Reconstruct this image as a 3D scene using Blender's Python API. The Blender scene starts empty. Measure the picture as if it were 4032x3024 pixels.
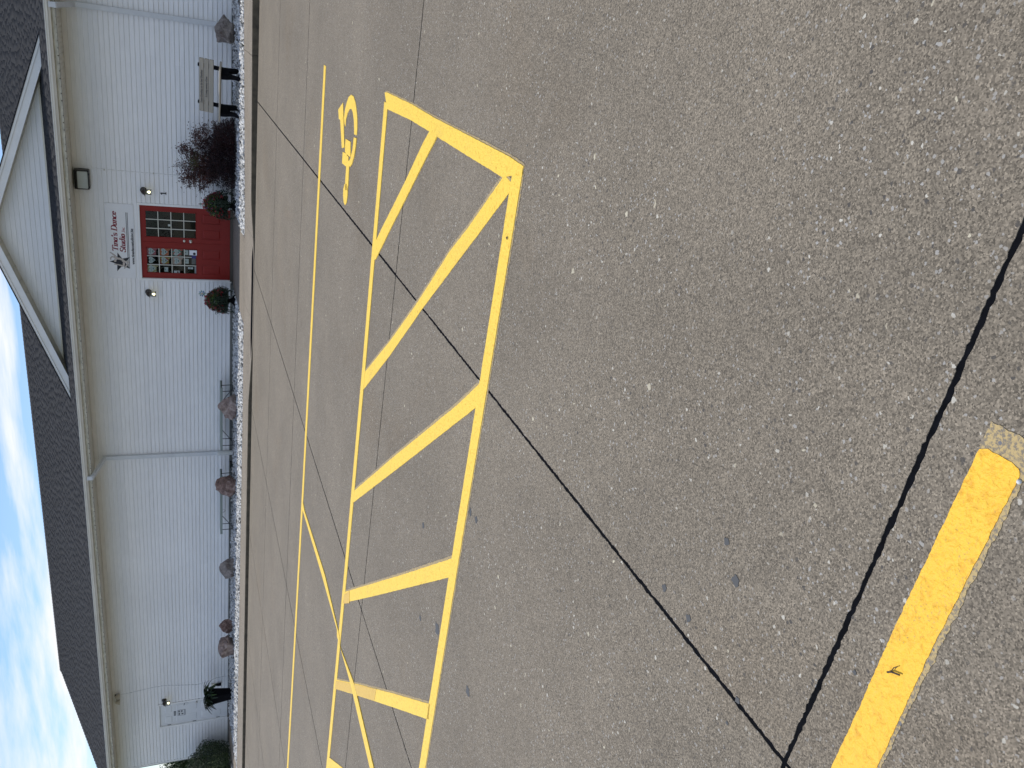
import bpy, bmesh, math, random
import numpy as np
from mathutils import Vector, Matrix, noise as mnoise
R = math.radians
random.seed(7); rng = np.random.default_rng(7)
SC = bpy.context.scene
COL = SC.collection

# ------------------------------------------------------------------ camera (the photograph is a portrait shot stored on its side)
yaw, pitch, roll = -0.4652, 0.3867, 0.0189
fwd = Vector((math.sin(yaw)*math.cos(pitch), math.cos(yaw)*math.cos(pitch), -math.sin(pitch)))
rt = Vector((math.cos(yaw), -math.sin(yaw), 0))
dn = fwd.cross(rt)
r2 = math.cos(roll)*rt + math.sin(roll)*dn
d2 = -math.sin(roll)*rt + math.cos(roll)*dn
cam = bpy.data.cameras.new('camera'); camo = bpy.data.objects.new('camera', cam); COL.objects.link(camo)
cam.sensor_width = 36; cam.lens = 3145.3/4032*36; cam.clip_start = 0.05; cam.clip_end = 2000
M = Matrix.Identity(4)
for i in range(3):
    M[i][0] = d2[i]; M[i][1] = r2[i]; M[i][2] = -fwd[i]
M.translation = Vector((0, 0, 1.106))
camo.matrix_world = M
SC.camera = camo

# ------------------------------------------------------------------ world, sun, exposure
EL, AZ = 62.0, -70.0     # sun height; degrees from the wall's back normal (+Y), negative = towards the building's left end
sdir = Vector((math.cos(R(EL))*math.sin(R(AZ)), math.cos(R(EL))*math.cos(R(AZ)), math.sin(R(EL))))
W = bpy.data.worlds.new('World'); SC.world = W; W.use_nodes = True
nt = W.node_tree; nt.nodes.clear()
def wn(t, **k):
    n = nt.nodes.new(t)
    for a, b in k.items(): setattr(n, a, b)
    return n
sky = wn('ShaderNodeTexSky', sky_type='NISHITA', sun_disc=False, sun_elevation=R(EL), sun_rotation=R(AZ), altitude=200, air_density=1.0, dust_density=0.3, ozone_density=2.0)
tc = wn('ShaderNodeTexCoord')
sep = wn('ShaderNodeSeparateXYZ'); nt.links.new(tc.outputs['Generated'], sep.inputs[0])
def mth(op, a, b=None):
    n = wn('ShaderNodeMath', operation=op)
    for i, v in enumerate((a, b)):
        if v is None: continue
        if isinstance(v, (int, float)): n.inputs[i].default_value = v
        else: nt.links.new(v, n.inputs[i])
    return n.outputs[0]
zc = mth('ADD', mth('MAXIMUM', sep.outputs['Z'], 0.0), 0.10)
cx = mth('DIVIDE', sep.outputs['X'], zc); cy = mth('DIVIDE', sep.outputs['Y'], zc)
cmb = wn('ShaderNodeCombineXYZ'); nt.links.new(cx, cmb.inputs[0]); nt.links.new(cy, cmb.inputs[1])
mp = wn('ShaderNodeMapping'); mp.inputs['Rotation'].default_value = (0, 0, R(28)); mp.inputs['Scale'].default_value = (1.0, 2.1, 1); mp.inputs['Location'].default_value = (3.3, 1.2, 0)
nt.links.new(cmb.outputs[0], mp.inputs[0])
n1 = wn('ShaderNodeTexNoise'); n1.inputs['Scale'].default_value = 0.62; n1.inputs['Detail'].default_value = 9; n1.inputs['Roughness'].default_value = 0.58; n1.inputs['Distortion'].default_value = 0.15
nt.links.new(mp.outputs[0], n1.inputs['Vector'])
ramp = wn('ShaderNodeValToRGB'); ramp.color_ramp.elements[0].position = 0.47; ramp.color_ramp.elements[1].position = 0.62
nt.links.new(n1.outputs[0], ramp.inputs[0])
bluef = wn('ShaderNodeMixRGB', blend_type='MULTIPLY'); bluef.inputs[0].default_value = 1; bluef.inputs[2].default_value = (0.84, 0.91, 1.02, 1)
nt.links.new(sky.outputs[0], bluef.inputs[1])
mixc = wn('ShaderNodeMixRGB'); nt.links.new(ramp.outputs[0], mixc.inputs[0]); nt.links.new(bluef.outputs[0], mixc.inputs[1])
mixc.inputs[2].default_value = (6.7, 6.85, 7.05, 1)
bg = wn('ShaderNodeBackground'); bg.inputs['Strength'].default_value = 0.15
nt.links.new(mixc.outputs[0], bg.inputs[0])
wo = wn('ShaderNodeOutputWorld'); nt.links.new(bg.outputs[0], wo.inputs[0])
sl = bpy.data.lights.new('sun', 'SUN'); sl.energy = 3.45; sl.angle = R(0.53); sl.color = (1.0, 0.95, 0.86)
so = bpy.data.objects.new('sun', sl); COL.objects.link(so)
so.rotation_euler = sdir.to_track_quat('Z', 'Y').to_euler()
vs = SC.view_settings; vs.view_transform = 'Standard'; vs.look = 'None'; vs.exposure = 0.0; vs.gamma = 1.0; vs.use_curve_mapping = False
SC.cycles.max_bounces = 8

# ------------------------------------------------------------------ helpers
def lin(r, g, b): return tuple(((c/255)/12.92 if c <= 10 else (((c/255)+0.055)/1.055)**2.4) for c in (r, g, b))
MATS = {}
def mat(name, col, rough=0.7, metal=0.0, spec=0.5, fn=None, **kw):
    if name in MATS: return MATS[name]
    m = bpy.data.materials.new(name); m.use_nodes = True; n = m.node_tree; b = n.nodes['Principled BSDF']
    b.inputs['Base Color'].default_value = (*col, 1); b.inputs['Roughness'].default_value = rough
    b.inputs['Metallic'].default_value = metal; b.inputs['Specular IOR Level'].default_value = spec
    for k, v in kw.items(): b.inputs[k.replace('_', ' ')].default_value = v
    MATS[name] = m
    if fn: fn(n, b)
    return m
def N(n, t, **k):
    x = n.nodes.new(t)
    for a, b in k.items():
        if a.startswith('i_'):
            key = a[2:]; key = int(key) if key.isdigit() else key.replace('_', ' ')
            x.inputs[key].default_value = b
        else: setattr(x, a, b)
    return x
def L(n, a, b): n.links.new(a, b)
def noisy(scale=8, amt=0.12, bump=0.0, bscale=60, detail=5, stretch=(1, 1, 1)):
    """base colour broken up by noise, with optional bump"""
    def f(n, b):
        c = b.inputs['Base Color'].default_value[:]
        t = N(n, 'ShaderNodeTexCoord'); mp_ = N(n, 'ShaderNodeMapping'); mp_.inputs['Scale'].default_value = stretch
        L(n, t.outputs['Object'], mp_.inputs[0])
        a = N(n, 'ShaderNodeTexNoise', i_Scale=scale, i_Detail=detail, i_Roughness=0.6); L(n, mp_.outputs[0], a.inputs['Vector'])
        r = N(n, 'ShaderNodeValToRGB'); r.color_ramp.elements[0].position = 0.3; r.color_ramp.elements[1].position = 0.7
        r.color_ramp.elements[0].color = tuple(max(0, x*(1-amt)) for x in c[:3])+(1,)
        r.color_ramp.elements[1].color = tuple(min(1, x*(1+amt)) for x in c[:3])+(1,)
        L(n, a.outputs[0], r.inputs[0]); L(n, r.outputs[0], b.inputs['Base Color'])
        if bump:
            a2 = N(n, 'ShaderNodeTexNoise', i_Scale=bscale, i_Detail=4.0); L(n, mp_.outputs[0], a2.inputs['Vector'])
            bp = N(n, 'ShaderNodeBump', i_Strength=bump, i_Distance=0.01); L(n, a2.outputs[0], bp.inputs['Height']); L(n, bp.outputs[0], b.inputs['Normal'])
    return f

class MB:
    def __init__(s): s.v = []; s.f = []
    def add(s, vs_, fs):
        o = len(s.v); s.v += [tuple(p) for p in vs_]; s.f += [tuple(i+o for i in f) for f in fs]; return s
    def box(s, x0, x1, y0, y1, z0, z1):
        return s.add([(x0,y0,z0),(x1,y0,z0),(x1,y1,z0),(x0,y1,z0),(x0,y0,z1),(x1,y0,z1),(x1,y1,z1),(x0,y1,z1)],
                     [(0,3,2,1),(4,5,6,7),(0,1,5,4),(1,2,6,5),(2,3,7,6),(3,0,4,7)])
    def prism(s, pts, axis, a0, a1):
        """closed 2D outline extruded along axis ('x': pts are (y,z); 'y': (x,z); 'z': (x,y))"""
        n = len(pts)
        def P(p, a): return {'x': (a, p[0], p[1]), 'y': (p[0], a, p[1]), 'z': (p[0], p[1], a)}[axis]
        return s.add([P(p, a0) for p in pts]+[P(p, a1) for p in pts],
                     [tuple(range(n-1, -1, -1)), tuple(range(n, 2*n))]+[(i, (i+1) % n, n+(i+1) % n, n+i) for i in range(n)])
    def tube(s, path, r, n=8, cap=True):
        path = [Vector(p) for p in path]; rs = r if isinstance(r, (list, tuple)) else [r]*len(path)
        o = len(s.v); up = Vector((0.13, 0.27, 1)).normalized()
        for i, p in enumerate(path):
            d = (path[min(i+1, len(path)-1)]-path[max(i-1, 0)]).normalized()
            a = d.cross(up)
            if a.length < 1e-3: a = d.cross(Vector((1, 0, 0)))
            a.normalize(); b = d.cross(a)
            for k in range(n):
                t = 2*math.pi*k/n; q = p+rs[i]*(math.cos(t)*a+math.sin(t)*b); s.v.append(tuple(q))
        for i in range(len(path)-1):
            for k in range(n):
                s.f.append((o+i*n+k, o+i*n+(k+1) % n, o+(i+1)*n+(k+1) % n, o+(i+1)*n+k))
        if cap:
            s.f.append(tuple(o+k for k in range(n-1, -1, -1))); s.f.append(tuple(o+(len(path)-1)*n+k for k in range(n)))
        return s
    def lathe(s, prof, n=20, c=(0, 0, 0), axis='z'):
        o = len(s.v)
        for r, h in prof:
            for k in range(n):
                t = 2*math.pi*k/n; a, b = r*math.cos(t), r*math.sin(t)
                s.v.append((c[0]+a, c[1]+b, c[2]+h) if axis == 'z' else (c[0]+a, c[1]+h, c[2]+b))
        for i in range(len(prof)-1):
            for k in range(n): s.f.append((o+i*n+k, o+i*n+(k+1) % n, o+(i+1)*n+(k+1) % n, o+(i+1)*n+k))
        s.f.append(tuple(o+k for k in range(n-1, -1, -1))); s.f.append(tuple(o+(len(prof)-1)*n+k for k in range(n)))
        return s
    def build(s, name, m, parent=None, smooth=False, bevel=0, ngon=False):
        me = bpy.data.meshes.new(name); off = Vector(parent.get('_w', (0, 0, 0))) if parent and not parent.get('_local') else Vector((0, 0, 0))
        me.from_pydata([tuple(Vector(p)-off) for p in s.v], [], s.f); me.validate()
        bm = bmesh.new(); bm.from_mesh(me); bmesh.ops.recalc_face_normals(bm, faces=bm.faces)
        if bevel: bmesh.ops.bevel(bm, geom=[e for e in bm.edges if e.calc_face_angle(0) > 0.5], offset=bevel, segments=1, affect='EDGES', profile=0.5)
        bm.to_mesh(me); bm.free()
        if m: me.materials.append(m)
        if smooth:
            me.polygons.foreach_set('use_smooth', [True]*len(me.polygons)); 
            try: me.set_sharp_from_angle(angle=R(40))
            except Exception: pass
        o = bpy.data.objects.new(name, me); COL.objects.link(o)
        if parent: o.parent = parent
        if parent and parent.get('_w') is not None and not parent.get('_local'): o['_w'] = tuple(parent['_w'])
        if parent and parent.get('_local'): o['_local'] = 1
        return o
def tag(o, label=None, cat=None, group=None, kind=None):
    if label: o['label'] = label
    if cat: o['category'] = cat
    if group: o['group'] = group
    if kind: o['kind'] = kind
    return o
def thing(name, loc, label, cat, group=None, rz=0, local=False):
    """an Empty at the thing's base; children are given in world coordinates unless local"""
    o = bpy.data.objects.new(name, None); COL.objects.link(o); o.empty_display_size = 0.1
    o.location = loc; o.rotation_euler = (0, 0, rz)
    if local or rz: o['_local'] = 1
    else: o['_w'] = tuple(loc)
    return tag(o, label, cat, group)
def npmesh(name, verts, faces, m, parent=None, n=4, smooth=False):
    me = bpy.data.meshes.new(name); verts = np.asarray(verts, np.float32); faces = np.asarray(faces, np.int32)
    if parent is not None and not parent.get('_local') and parent.get('_w') is not None: verts = verts-np.array(parent['_w'], np.float32)
    me.vertices.add(len(verts)); me.vertices.foreach_set('co', verts.ravel())
    me.loops.add(faces.size); me.loops.foreach_set('vertex_index', faces.ravel())
    me.polygons.add(len(faces)); me.polygons.foreach_set('loop_start', np.arange(0, faces.size, n, dtype=np.int32))
    me.update(calc_edges=True); me.validate()
    if smooth: me.polygons.foreach_set('use_smooth', [True]*len(me.polygons))
    if m: me.materials.append(m)
    o = bpy.data.objects.new(name, me); COL.objects.link(o)
    if parent: o.parent = parent
    return o
def leaves(name, pts, size, m, parent=None, aspect=2.2, dirs=None, spread=1.0, fold=0.25):
    """a cloud of folded leaf-shaped faces (two quads each) at pts; dirs = preferred leaf direction"""
    pts = np.asarray(pts, float); n = len(pts)
    d = rng.normal(size=(n, 3)); d /= np.linalg.norm(d, axis=1)[:, None]
    if dirs is not None: d = np.asarray(dirs)+spread*d; d /= np.linalg.norm(d, axis=1)[:, None]
    q = rng.normal(size=(n, 3)); a = np.cross(d, q); a /= np.linalg.norm(a, axis=1)[:, None]; nn = np.cross(a, d)
    s = size*(0.65+0.7*rng.random(n))[:, None]; w = s/aspect
    p0 = pts; p1 = pts+d*s; mid = pts+d*s*0.45
    l = mid+a*w*0.5+nn*w*fold; r = mid-a*w*0.5+nn*w*fold
    V = np.stack([p0, r, p1, l], 1).reshape(-1, 3)
    F = (np.arange(n)[:, None]*4+np.array([0, 1, 2, 3])).astype(np.int32)
    # fold along the midrib: two triangles
    F2 = np.concatenate([F[:, [0, 1, 2]], F[:, [0, 2, 3]]])
    return npmesh(name, V, F2, m, parent, n=3)

# ------------------------------------------------------------------ ground levels
D = 20.94                                    # distance of the wall plane
S4 = 0.1016                                  # exposure of one siding course
def zlot(y): return -0.40+0.01*y             # parking lot falls towards the camera
def ztop(x): return float(np.interp(x, [-5, 0, 3], [-0.15, -0.10, -0.09]))   # sidewalk
def yed(x): return float(np.interp(x, [-24, -20, -17.4, -14, -10, -4, 0], [18.45, 18.4, 18.3, 18.2, 18.05, 18.25, 18.65]))
def zback(x): return float(np.interp(x, [-22, -16, -12, -8, -4, 0], [-.03, -.065, -.09, -.075, -.045, -.01]))
def zg(x, y):                                # gravel surface
    a = ztop(x)+0.0; t = max(0.0, min(1.0, (y-yed(x))/(20.9-yed(x)))); return a+(zback(x)-a)*t**0.8

# ------------------------------------------------------------------ materials
def concrete_fn(fine=1.0, flakes=True):
    def f(n, b):
        t = N(n, 'ShaderNodeTexCoord'); o = t.outputs['Object']
        base = b.inputs['Base Color'].default_value[:3]
        # sand grains
        v1 = N(n, 'ShaderNodeTexVoronoi', i_Scale=260.0); L(n, o, v1.inputs['Vector'])
        w1 = N(n, 'ShaderNodeSeparateColor'); L(n, v1.outputs['Color'], w1.inputs[0])
        r1 = N(n, 'ShaderNodeValToRGB'); e = r1.color_ramp.elements
        e[0].position = 0; e[0].color = tuple(x*0.44 for x in base)+(1,); e[1].position = 1; e[1].color = tuple(x*1.68 for x in base)+(1,)
        for p_, k_ in ((0.18, 0.66), (0.55, 0.98), (0.88, 1.28)):
            q = e.new(p_); q.color = tuple(x*k_ for x in base)+(1,)
        L(n, w1.outputs[0], r1.inputs[0])
        # slow tone changes
        n2 = N(n, 'ShaderNodeTexNoise', i_Scale=0.9, i_Detail=6.0, i_Roughness=0.65); L(n, o, n2.inputs['Vector'])
        r2_ = N(n, 'ShaderNodeMapRange'); r2_.inputs[1].default_value = 0.3; r2_.inputs[2].default_value = 0.7; r2_.inputs[3].default_value = 0.88; r2_.inputs[4].default_value = 1.12
        L(n, n2.outputs[0], r2_.inputs[0])
        n3 = N(n, 'ShaderNodeTexNoise', i_Scale=14.0, i_Detail=4.0, i_Roughness=0.7); L(n, o, n3.inputs['Vector'])
        r3 = N(n, 'ShaderNodeMapRange'); r3.inputs[1].default_value = 0.3; r3.inputs[2].default_value = 0.7; r3.inputs[3].default_value = 0.93; r3.inputs[4].default_value = 1.07
        L(n, n3.outputs[0], r3.inputs[0])
        mm = N(n, 'ShaderNodeMath', operation='MULTIPLY'); L(n, r2_.outputs[0], mm.inputs[0]); L(n, r3.outputs[0], mm.inputs[1])
        sc_ = N(n, 'ShaderNodeVectorMath', operation='SCALE'); L(n, r1.outputs[0], sc_.inputs[0]); L(n, mm.outputs[0], sc_.inputs['Scale'])
        last = sc_.outputs[0]
        pn = N(n, 'ShaderNodeTexNoise', i_Scale=2.3, i_Detail=3.0); L(n, o, pn.inputs['Vector'])
        pm = N(n, 'ShaderNodeMapRange'); pm.inputs[1].default_value = 0.38; pm.inputs[2].default_value = 0.58; pm.inputs[3].default_value = 0.40; pm.inputs[4].default_value = 0.95; L(n, pn.outputs[0], pm.inputs[0])
        bn = N(n, 'ShaderNodeTexNoise', i_Scale=0.55, i_Detail=5.0, i_Roughness=0.6, i_Distortion=0.5); L(n, o, bn.inputs['Vector'])
        br_ = N(n, 'ShaderNodeMapRange'); br_.inputs[1].default_value = 0.55; br_.inputs[2].default_value = 0.75; br_.inputs[3].default_value = 0.0; br_.inputs[4].default_value = 0.35; L(n, bn.outputs[0], br_.inputs[0])
        bm_ = N(n, 'ShaderNodeMixRGB', blend_type='MULTIPLY'); bm_.inputs[2].default_value = (0.86, 0.72, 0.55, 1); L(n, br_.outputs[0], bm_.inputs[0]); L(n, last, bm_.inputs[1]); last = bm_.outputs[0]
        for scale, thr, col, rad in (((130.0, 0.925, (0.33, 0.32, 0.30), 0.42), (95.0, 0.95, (0.07, 0.065, 0.06), 0.36), (62.0, 0.962, (0.50, 0.48, 0.42), 0.24), (28.0, 0.975, (0.50, 0.46, 0.35), 0.18), (9.0, 0.985, (0.42, 0.38, 0.29), 0.10)) if flakes else ()):
            v = N(n, 'ShaderNodeTexVoronoi', i_Scale=scale)
            dn_ = N(n, 'ShaderNodeTexNoise', i_Scale=scale*1.6, i_Detail=2.0); L(n, o, dn_.inputs['Vector'])
            mx_ = N(n, 'ShaderNodeMixRGB', blend_type='ADD'); mx_.inputs[0].default_value = 0.9/scale; L(n, o, mx_.inputs[1]); L(n, dn_.outputs['Color'], mx_.inputs[2])
            L(n, mx_.outputs[0], v.inputs['Vector'])
            s_ = N(n, 'ShaderNodeSeparateColor'); L(n, v.outputs['Color'], s_.inputs[0])
            g1 = N(n, 'ShaderNodeMath', operation='GREATER_THAN'); g1.inputs[1].default_value = thr; L(n, s_.outputs[0], g1.inputs[0])
            l1 = N(n, 'ShaderNodeMath', operation='MULTIPLY'); l1.inputs[1].default_value = rad*1.3; L(n, s_.outputs[1], l1.inputs[0])
            l2 = N(n, 'ShaderNodeMath', operation='ADD'); l2.inputs[1].default_value = rad*0.35; L(n, l1.outputs[0], l2.inputs[0])
            g2 = N(n, 'ShaderNodeMath', operation='LESS_THAN'); L(n, v.outputs['Distance'], g2.inputs[0]); L(n, l2.outputs[0], g2.inputs[1])
            g = N(n, 'ShaderNodeMath', operation='MULTIPLY'); L(n, g1.outputs[0], g.inputs[0]); L(n, g2.outputs[0], g.inputs[1])
            h = N(n, 'ShaderNodeMath', operation='MULTIPLY'); L(n, g.outputs[0], h.inputs[0]); L(n, pm.outputs[0], h.inputs[1])
            m_ = N(n, 'ShaderNodeMixRGB'); m_.inputs[2].default_value = (*col, 1); L(n, h.outputs[0], m_.inputs[0]); L(n, last, m_.inputs[1]); last = m_.outputs[0]
        L(n, last, b.inputs['Base Color'])
        nb = N(n, 'ShaderNodeTexNoise', i_Scale=330.0, i_Detail=3.0); L(n, o, nb.inputs['Vector'])
        bp = N(n, 'ShaderNodeBump', i_Strength=0.55*fine, i_Distance=0.0022); L(n, nb.outputs[0], bp.inputs['Height']); L(n, bp.outputs[0], b.inputs['Normal'])
    return f
M_conc = mat('exposed aggregate concrete', (0.188, 0.161, 0.124), 0.85, spec=0.3, fn=concrete_fn())
M_walk = mat('broomed tan concrete', (0.235, 0.205, 0.168), 0.88, spec=0.3, fn=concrete_fn(0.7, flakes=False))
M_kerb = mat('dirty shaded kerb concrete', (0.085, 0.072, 0.05), 0.9, fn=noisy(5, 0.5, 0.4, 120))  # kerb face: dirt plus its own shade, both put into this dark colour
M_seal = mat('black joint sealant', (0.0045, 0.005, 0.007), 0.9, spec=0.05, fn=noisy(30, 0.4, 0.3, 90))
def paint_fn(n, b):
    t = N(n, 'ShaderNodeTexCoord'); o = t.outputs['Object']; base = b.inputs['Base Color'].default_value[:3]
    a = N(n, 'ShaderNodeTexNoise', i_Scale=45.0, i_Detail=4.0, i_Roughness=0.65, i_Distortion=0.6); L(n, o, a.inputs['Vector'])
    r = N(n, 'ShaderNodeValToRGB'); e = r.color_ramp.elements; e[0].position = 0.30; e[1].position = 0.48
    e[0].color = (base[0]*0.80, base[1]*0.70, base[2]*0.55, 1); e[1].color = (*base, 1)
    L(n, a.outputs[0], r.inputs[0])
    wv = N(n, 'ShaderNodeTexNoise', i_Scale=150.0, i_Detail=5.0, i_Roughness=0.75); L(n, o, wv.inputs['Vector'])
    wl = N(n, 'ShaderNodeTexNoise', i_Scale=2.6, i_Detail=4.0); L(n, o, wl.inputs['Vector'])
    ws = N(n, 'ShaderNodeMath', operation='MULTIPLY_ADD'); ws.inputs[1].default_value = 0.55; L(n, wl.outputs[0], ws.inputs[0]); L(n, wv.outputs[0], ws.inputs[2])
    wr = N(n, 'ShaderNodeMapRange'); wr.inputs[1].default_value = 0.90; wr.inputs[2].default_value = 0.99; wr.inputs[3].default_value = 0.0; wr.inputs[4].default_value = 0.6; L(n, ws.outputs[0], wr.inputs[0])
    wm = N(n, 'ShaderNodeMixRGB'); wm.inputs[2].default_value = (0.30, 0.23, 0.12, 1); L(n, wr.outputs[0], wm.inputs[0]); L(n, r.outputs[0], wm.inputs[1]); L(n, wm.outputs[0], b.inputs['Base Color'])
    v = N(n, 'ShaderNodeTexNoise', i_Scale=90.0, i_Detail=3.0); L(n, o, v.inputs['Vector'])
    ad = N(n, 'ShaderNodeMath', operation='ADD'); L(n, v.outputs[0], ad.inputs[0]); L(n, a.outputs[0], ad.inputs[1])
    bp = N(n, 'ShaderNodeBump', i_Strength=0.8, i_Distance=0.006); L(n, ad.outputs[0], bp.inputs['Height']); L(n, bp.outputs[0], b.inputs['Normal'])
M_yel = mat('yellow traffic paint', (0.85, 0.585, 0.085), 0.6, spec=0.3, fn=paint_fn)
def faded_fn(n, b):
    t = N(n, 'ShaderNodeTexCoord'); o = t.outputs['Object']
    a = N(n, 'ShaderNodeTexNoise', i_Scale=120.0, i_Detail=5.0, i_Roughness=0.75); L(n, o, a.inputs['Vector'])
    r = N(n, 'ShaderNodeValToRGB'); e = r.color_ramp.elements; e[0].position = 0.43; e[1].position = 0.54
    e[0].color = (0.18, 0.155, 0.12, 1); e[1].color = (0.44, 0.33, 0.15, 1)
    L(n, a.outputs[0], r.inputs[0])
    v = N(n, 'ShaderNodeTexVoronoi', i_Scale=60.0); L(n, o, v.inputs['Vector'])
    s_ = N(n, 'ShaderNodeSeparateColor'); L(n, v.outputs['Color'], s_.inputs[0])
    g1 = N(n, 'ShaderNodeMath', operation='GREATER_THAN'); g1.inputs[1].default_value = 0.86; L(n, s_.outputs[0], g1.inputs[0])
    g2 = N(n, 'ShaderNodeMath', operation='LESS_THAN'); g2.inputs[1].default_value = 0.33; L(n, v.outputs['Distance'], g2.inputs[0])
    g = N(n, 'ShaderNodeMath', operation='MULTIPLY'); L(n, g1.outputs[0], g.inputs[0]); L(n, g2.outputs[0], g.inputs[1])
    m_ = N(n, 'ShaderNodeMixRGB'); m_.inputs[2].default_value = (0.14, 0.14, 0.15, 1); L(n, g.outputs[0], m_.inputs[0]); L(n, r.outputs[0], m_.inputs[1])
    L(n, m_.outputs[0], b.inputs['Base Color'])
M_fade = mat('worn yellow paint', (0.5, 0.37, 0.15), 0.8, fn=faded_fn)
def siding_fn(n, b):
    t = N(n, 'ShaderNodeTexCoord'); o = t.outputs['Object']; base = b.inputs['Base Color'].default_value[:3]
    mp_ = N(n, 'ShaderNodeMapping'); mp_.inputs['Scale'].default_value = (3.0, 1, 26); L(n, o, mp_.inputs[0])
    a = N(n, 'ShaderNodeTexNoise', i_Scale=1.0, i_Detail=6.0, i_Roughness=0.6); L(n, mp_.outputs[0], a.inputs['Vector'])
    a2 = N(n, 'ShaderNodeTexNoise', i_Scale=0.35, i_Detail=4.0); L(n, o, a2.inputs['Vector'])
    ad = N(n, 'ShaderNodeMath', operation='ADD'); L(n, a.outputs[0], ad.inputs[0]); L(n, a2.outputs[0], ad.inputs[1])
    r = N(n, 'ShaderNodeMapRange'); r.inputs[1].default_value = 0.75; r.inputs[2].default_value = 1.25; r.inputs[3].default_value = 0.93; r.inputs[4].default_value = 1.05; L(n, ad.outputs[0], r.inputs[0])
    info = N(n, 'ShaderNodeObjectInfo'); rr = N(n, 'ShaderNodeMapRange'); rr.inputs[3].default_value = 0.975; rr.inputs[4].default_value = 1.02; L(n, info.outputs['Random'], rr.inputs[0])
    mm = N(n, 'ShaderNodeMath', operation='MULTIPLY'); L(n, r.outputs[0], mm.inputs[0]); L(n, rr.outputs[0], mm.inputs[1])
    sc_ = N(n, 'ShaderNodeVectorMath', operation='SCALE'); sc_.inputs[0].default_value = base; L(n, mm.outputs[0], sc_.inputs['Scale']); L(n, sc_.outputs[0], b.inputs['Base Color'])
    w = N(n, 'ShaderNodeTexNoise', i_Scale=40.0, i_Detail=4.0); mp2 = N(n, 'ShaderNodeMapping'); mp2.inputs['Scale'].default_value = (1, 1, 6); L(n, o, mp2.inputs[0]); L(n, mp2.outputs[0], w.inputs['Vector'])
    bp = N(n, 'ShaderNodeBump', i_Strength=0.25, i_Distance=0.003); L(n, w.outputs[0], bp.inputs['Height']); L(n, bp.outputs[0], b.inputs['Normal'])
M_sid = mat('white vinyl siding', (0.80, 0.80, 0.80), 0.5, fn=siding_fn)
M_trim = mat('white vinyl trim', (0.80, 0.80, 0.79), 0.45, fn=noisy(3, 0.05))
M_soff = mat('cream soffit', (0.66, 0.62, 0.52), 0.5, fn=noisy(2.5, 0.07))
M_gut = mat('white aluminium gutter', (0.72, 0.71, 0.66), 0.4, fn=noisy(2, 0.10, stretch=(1, 4, 6)))
M_fascia = mat('stained fascia', (0.50, 0.48, 0.40), 0.5, fn=noisy(6, 0.30, stretch=(1, 1, 4)))
M_tick = mat('dark brown ticks', (0.05, 0.045, 0.03), 0.9, fn=noisy(20, 0.5))
M_ds = mat('pale grey downspout', (0.60, 0.62, 0.64), 0.45, fn=noisy(4, 0.06))
M_pvc = mat('white plastic pipe', (0.66, 0.67, 0.64), 0.4, fn=noisy(9, 0.05))
M_found = mat('grey concrete block', (0.16, 0.165, 0.155), 0.9, fn=noisy(20, 0.25, 0.5, 150))
M_dark = mat('dark interior', (0.012, 0.012, 0.014), 0.8)
def shingle_fn(n, b):
    at = N(n, 'ShaderNodeAttribute', attribute_name='tone')
    t = N(n, 'ShaderNodeTexCoord')
    v = N(n, 'ShaderNodeTexNoise', i_Scale=120.0, i_Detail=2.0); L(n, t.outputs['Object'], v.inputs['Vector'])
    ad = N(n, 'ShaderNodeMath', operation='MULTIPLY_ADD'); ad.inputs[1].default_value = 0.25; L(n, v.outputs[0], ad.inputs[0]); L(n, at.outputs['Fac'], ad.inputs[2])
    r = N(n, 'ShaderNodeValToRGB'); e = r.color_ramp.elements; e[0].position = 0.15; e[1].position = 1.2 if False else 1.0
    e[0].color = (0.022, 0.023, 0.027, 1); e[1].color = (0.074, 0.077, 0.085, 1)
    L(n, ad.outputs[0], r.inputs[0]); L(n, r.outputs[0], b.inputs['Base Color'])
M_shin = mat('charcoal asphalt shingles', (0.05, 0.052, 0.06), 0.9, spec=0.25, fn=shingle_fn)
M_red = mat('red door paint', (0.23, 0.015, 0.011), 0.5, spec=0.3, fn=noisy(3, 0.08, stretch=(1, 1, 0.3)))
M_white = mat('white door paint', (0.68, 0.70, 0.72), 0.4, fn=noisy(3, 0.05))
M_bar = mat('white glazing bar', (0.60, 0.60, 0.54), 0.5)
M_black = mat('black metal', (0.012, 0.012, 0.013), 0.4, fn=noisy(20, 0.3))
M_blackp = mat('black plastic', (0.006, 0.006, 0.008), 0.85, spec=0.08, fn=noisy(6, 0.4))
M_nickel = mat('satin nickel', (0.62, 0.60, 0.57), 0.28, metal=1.0)
M_brown = mat('bronze lamp metal', (0.035, 0.026, 0.020), 0.35, fn=noisy(20, 0.4))
def glass_fn(n, b):
    out = n.nodes['Material Output']; tr = N(n, 'ShaderNodeBsdfTransparent'); tr.inputs[0].default_value = (0.82, 0.86, 0.86, 1)
    gl = N(n, 'ShaderNodeBsdfGlossy'); gl.inputs['Roughness'].default_value = 0.02
    fr = N(n, 'ShaderNodeFresnel'); fr.inputs[0].default_value = 1.38
    mx = N(n, 'ShaderNodeMixShader'); L(n, fr.outputs[0], mx.inputs[0]); L(n, tr.outputs[0], mx.inputs[1]); L(n, gl.outputs[0], mx.inputs[2]); L(n, mx.outputs[0], out.inputs[0])
M_glass = mat('window glass', (0.5, 0.5, 0.5), 0.05, fn=glass_fn)
def emit(name, col, s):
    def f(n, b):
        b.inputs['Emission Color'].default_value = (*col, 1); b.inputs['Emission Strength'].default_value = s
    return mat(name, col, 0.5, fn=f)
M_bulb = emit('lit warm bulb', (1.0, 0.86, 0.55), 4.0)
M_signw = mat('sign panel', (0.74, 0.75, 0.77), 0.4, fn=noisy(2, 0.04))
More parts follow.
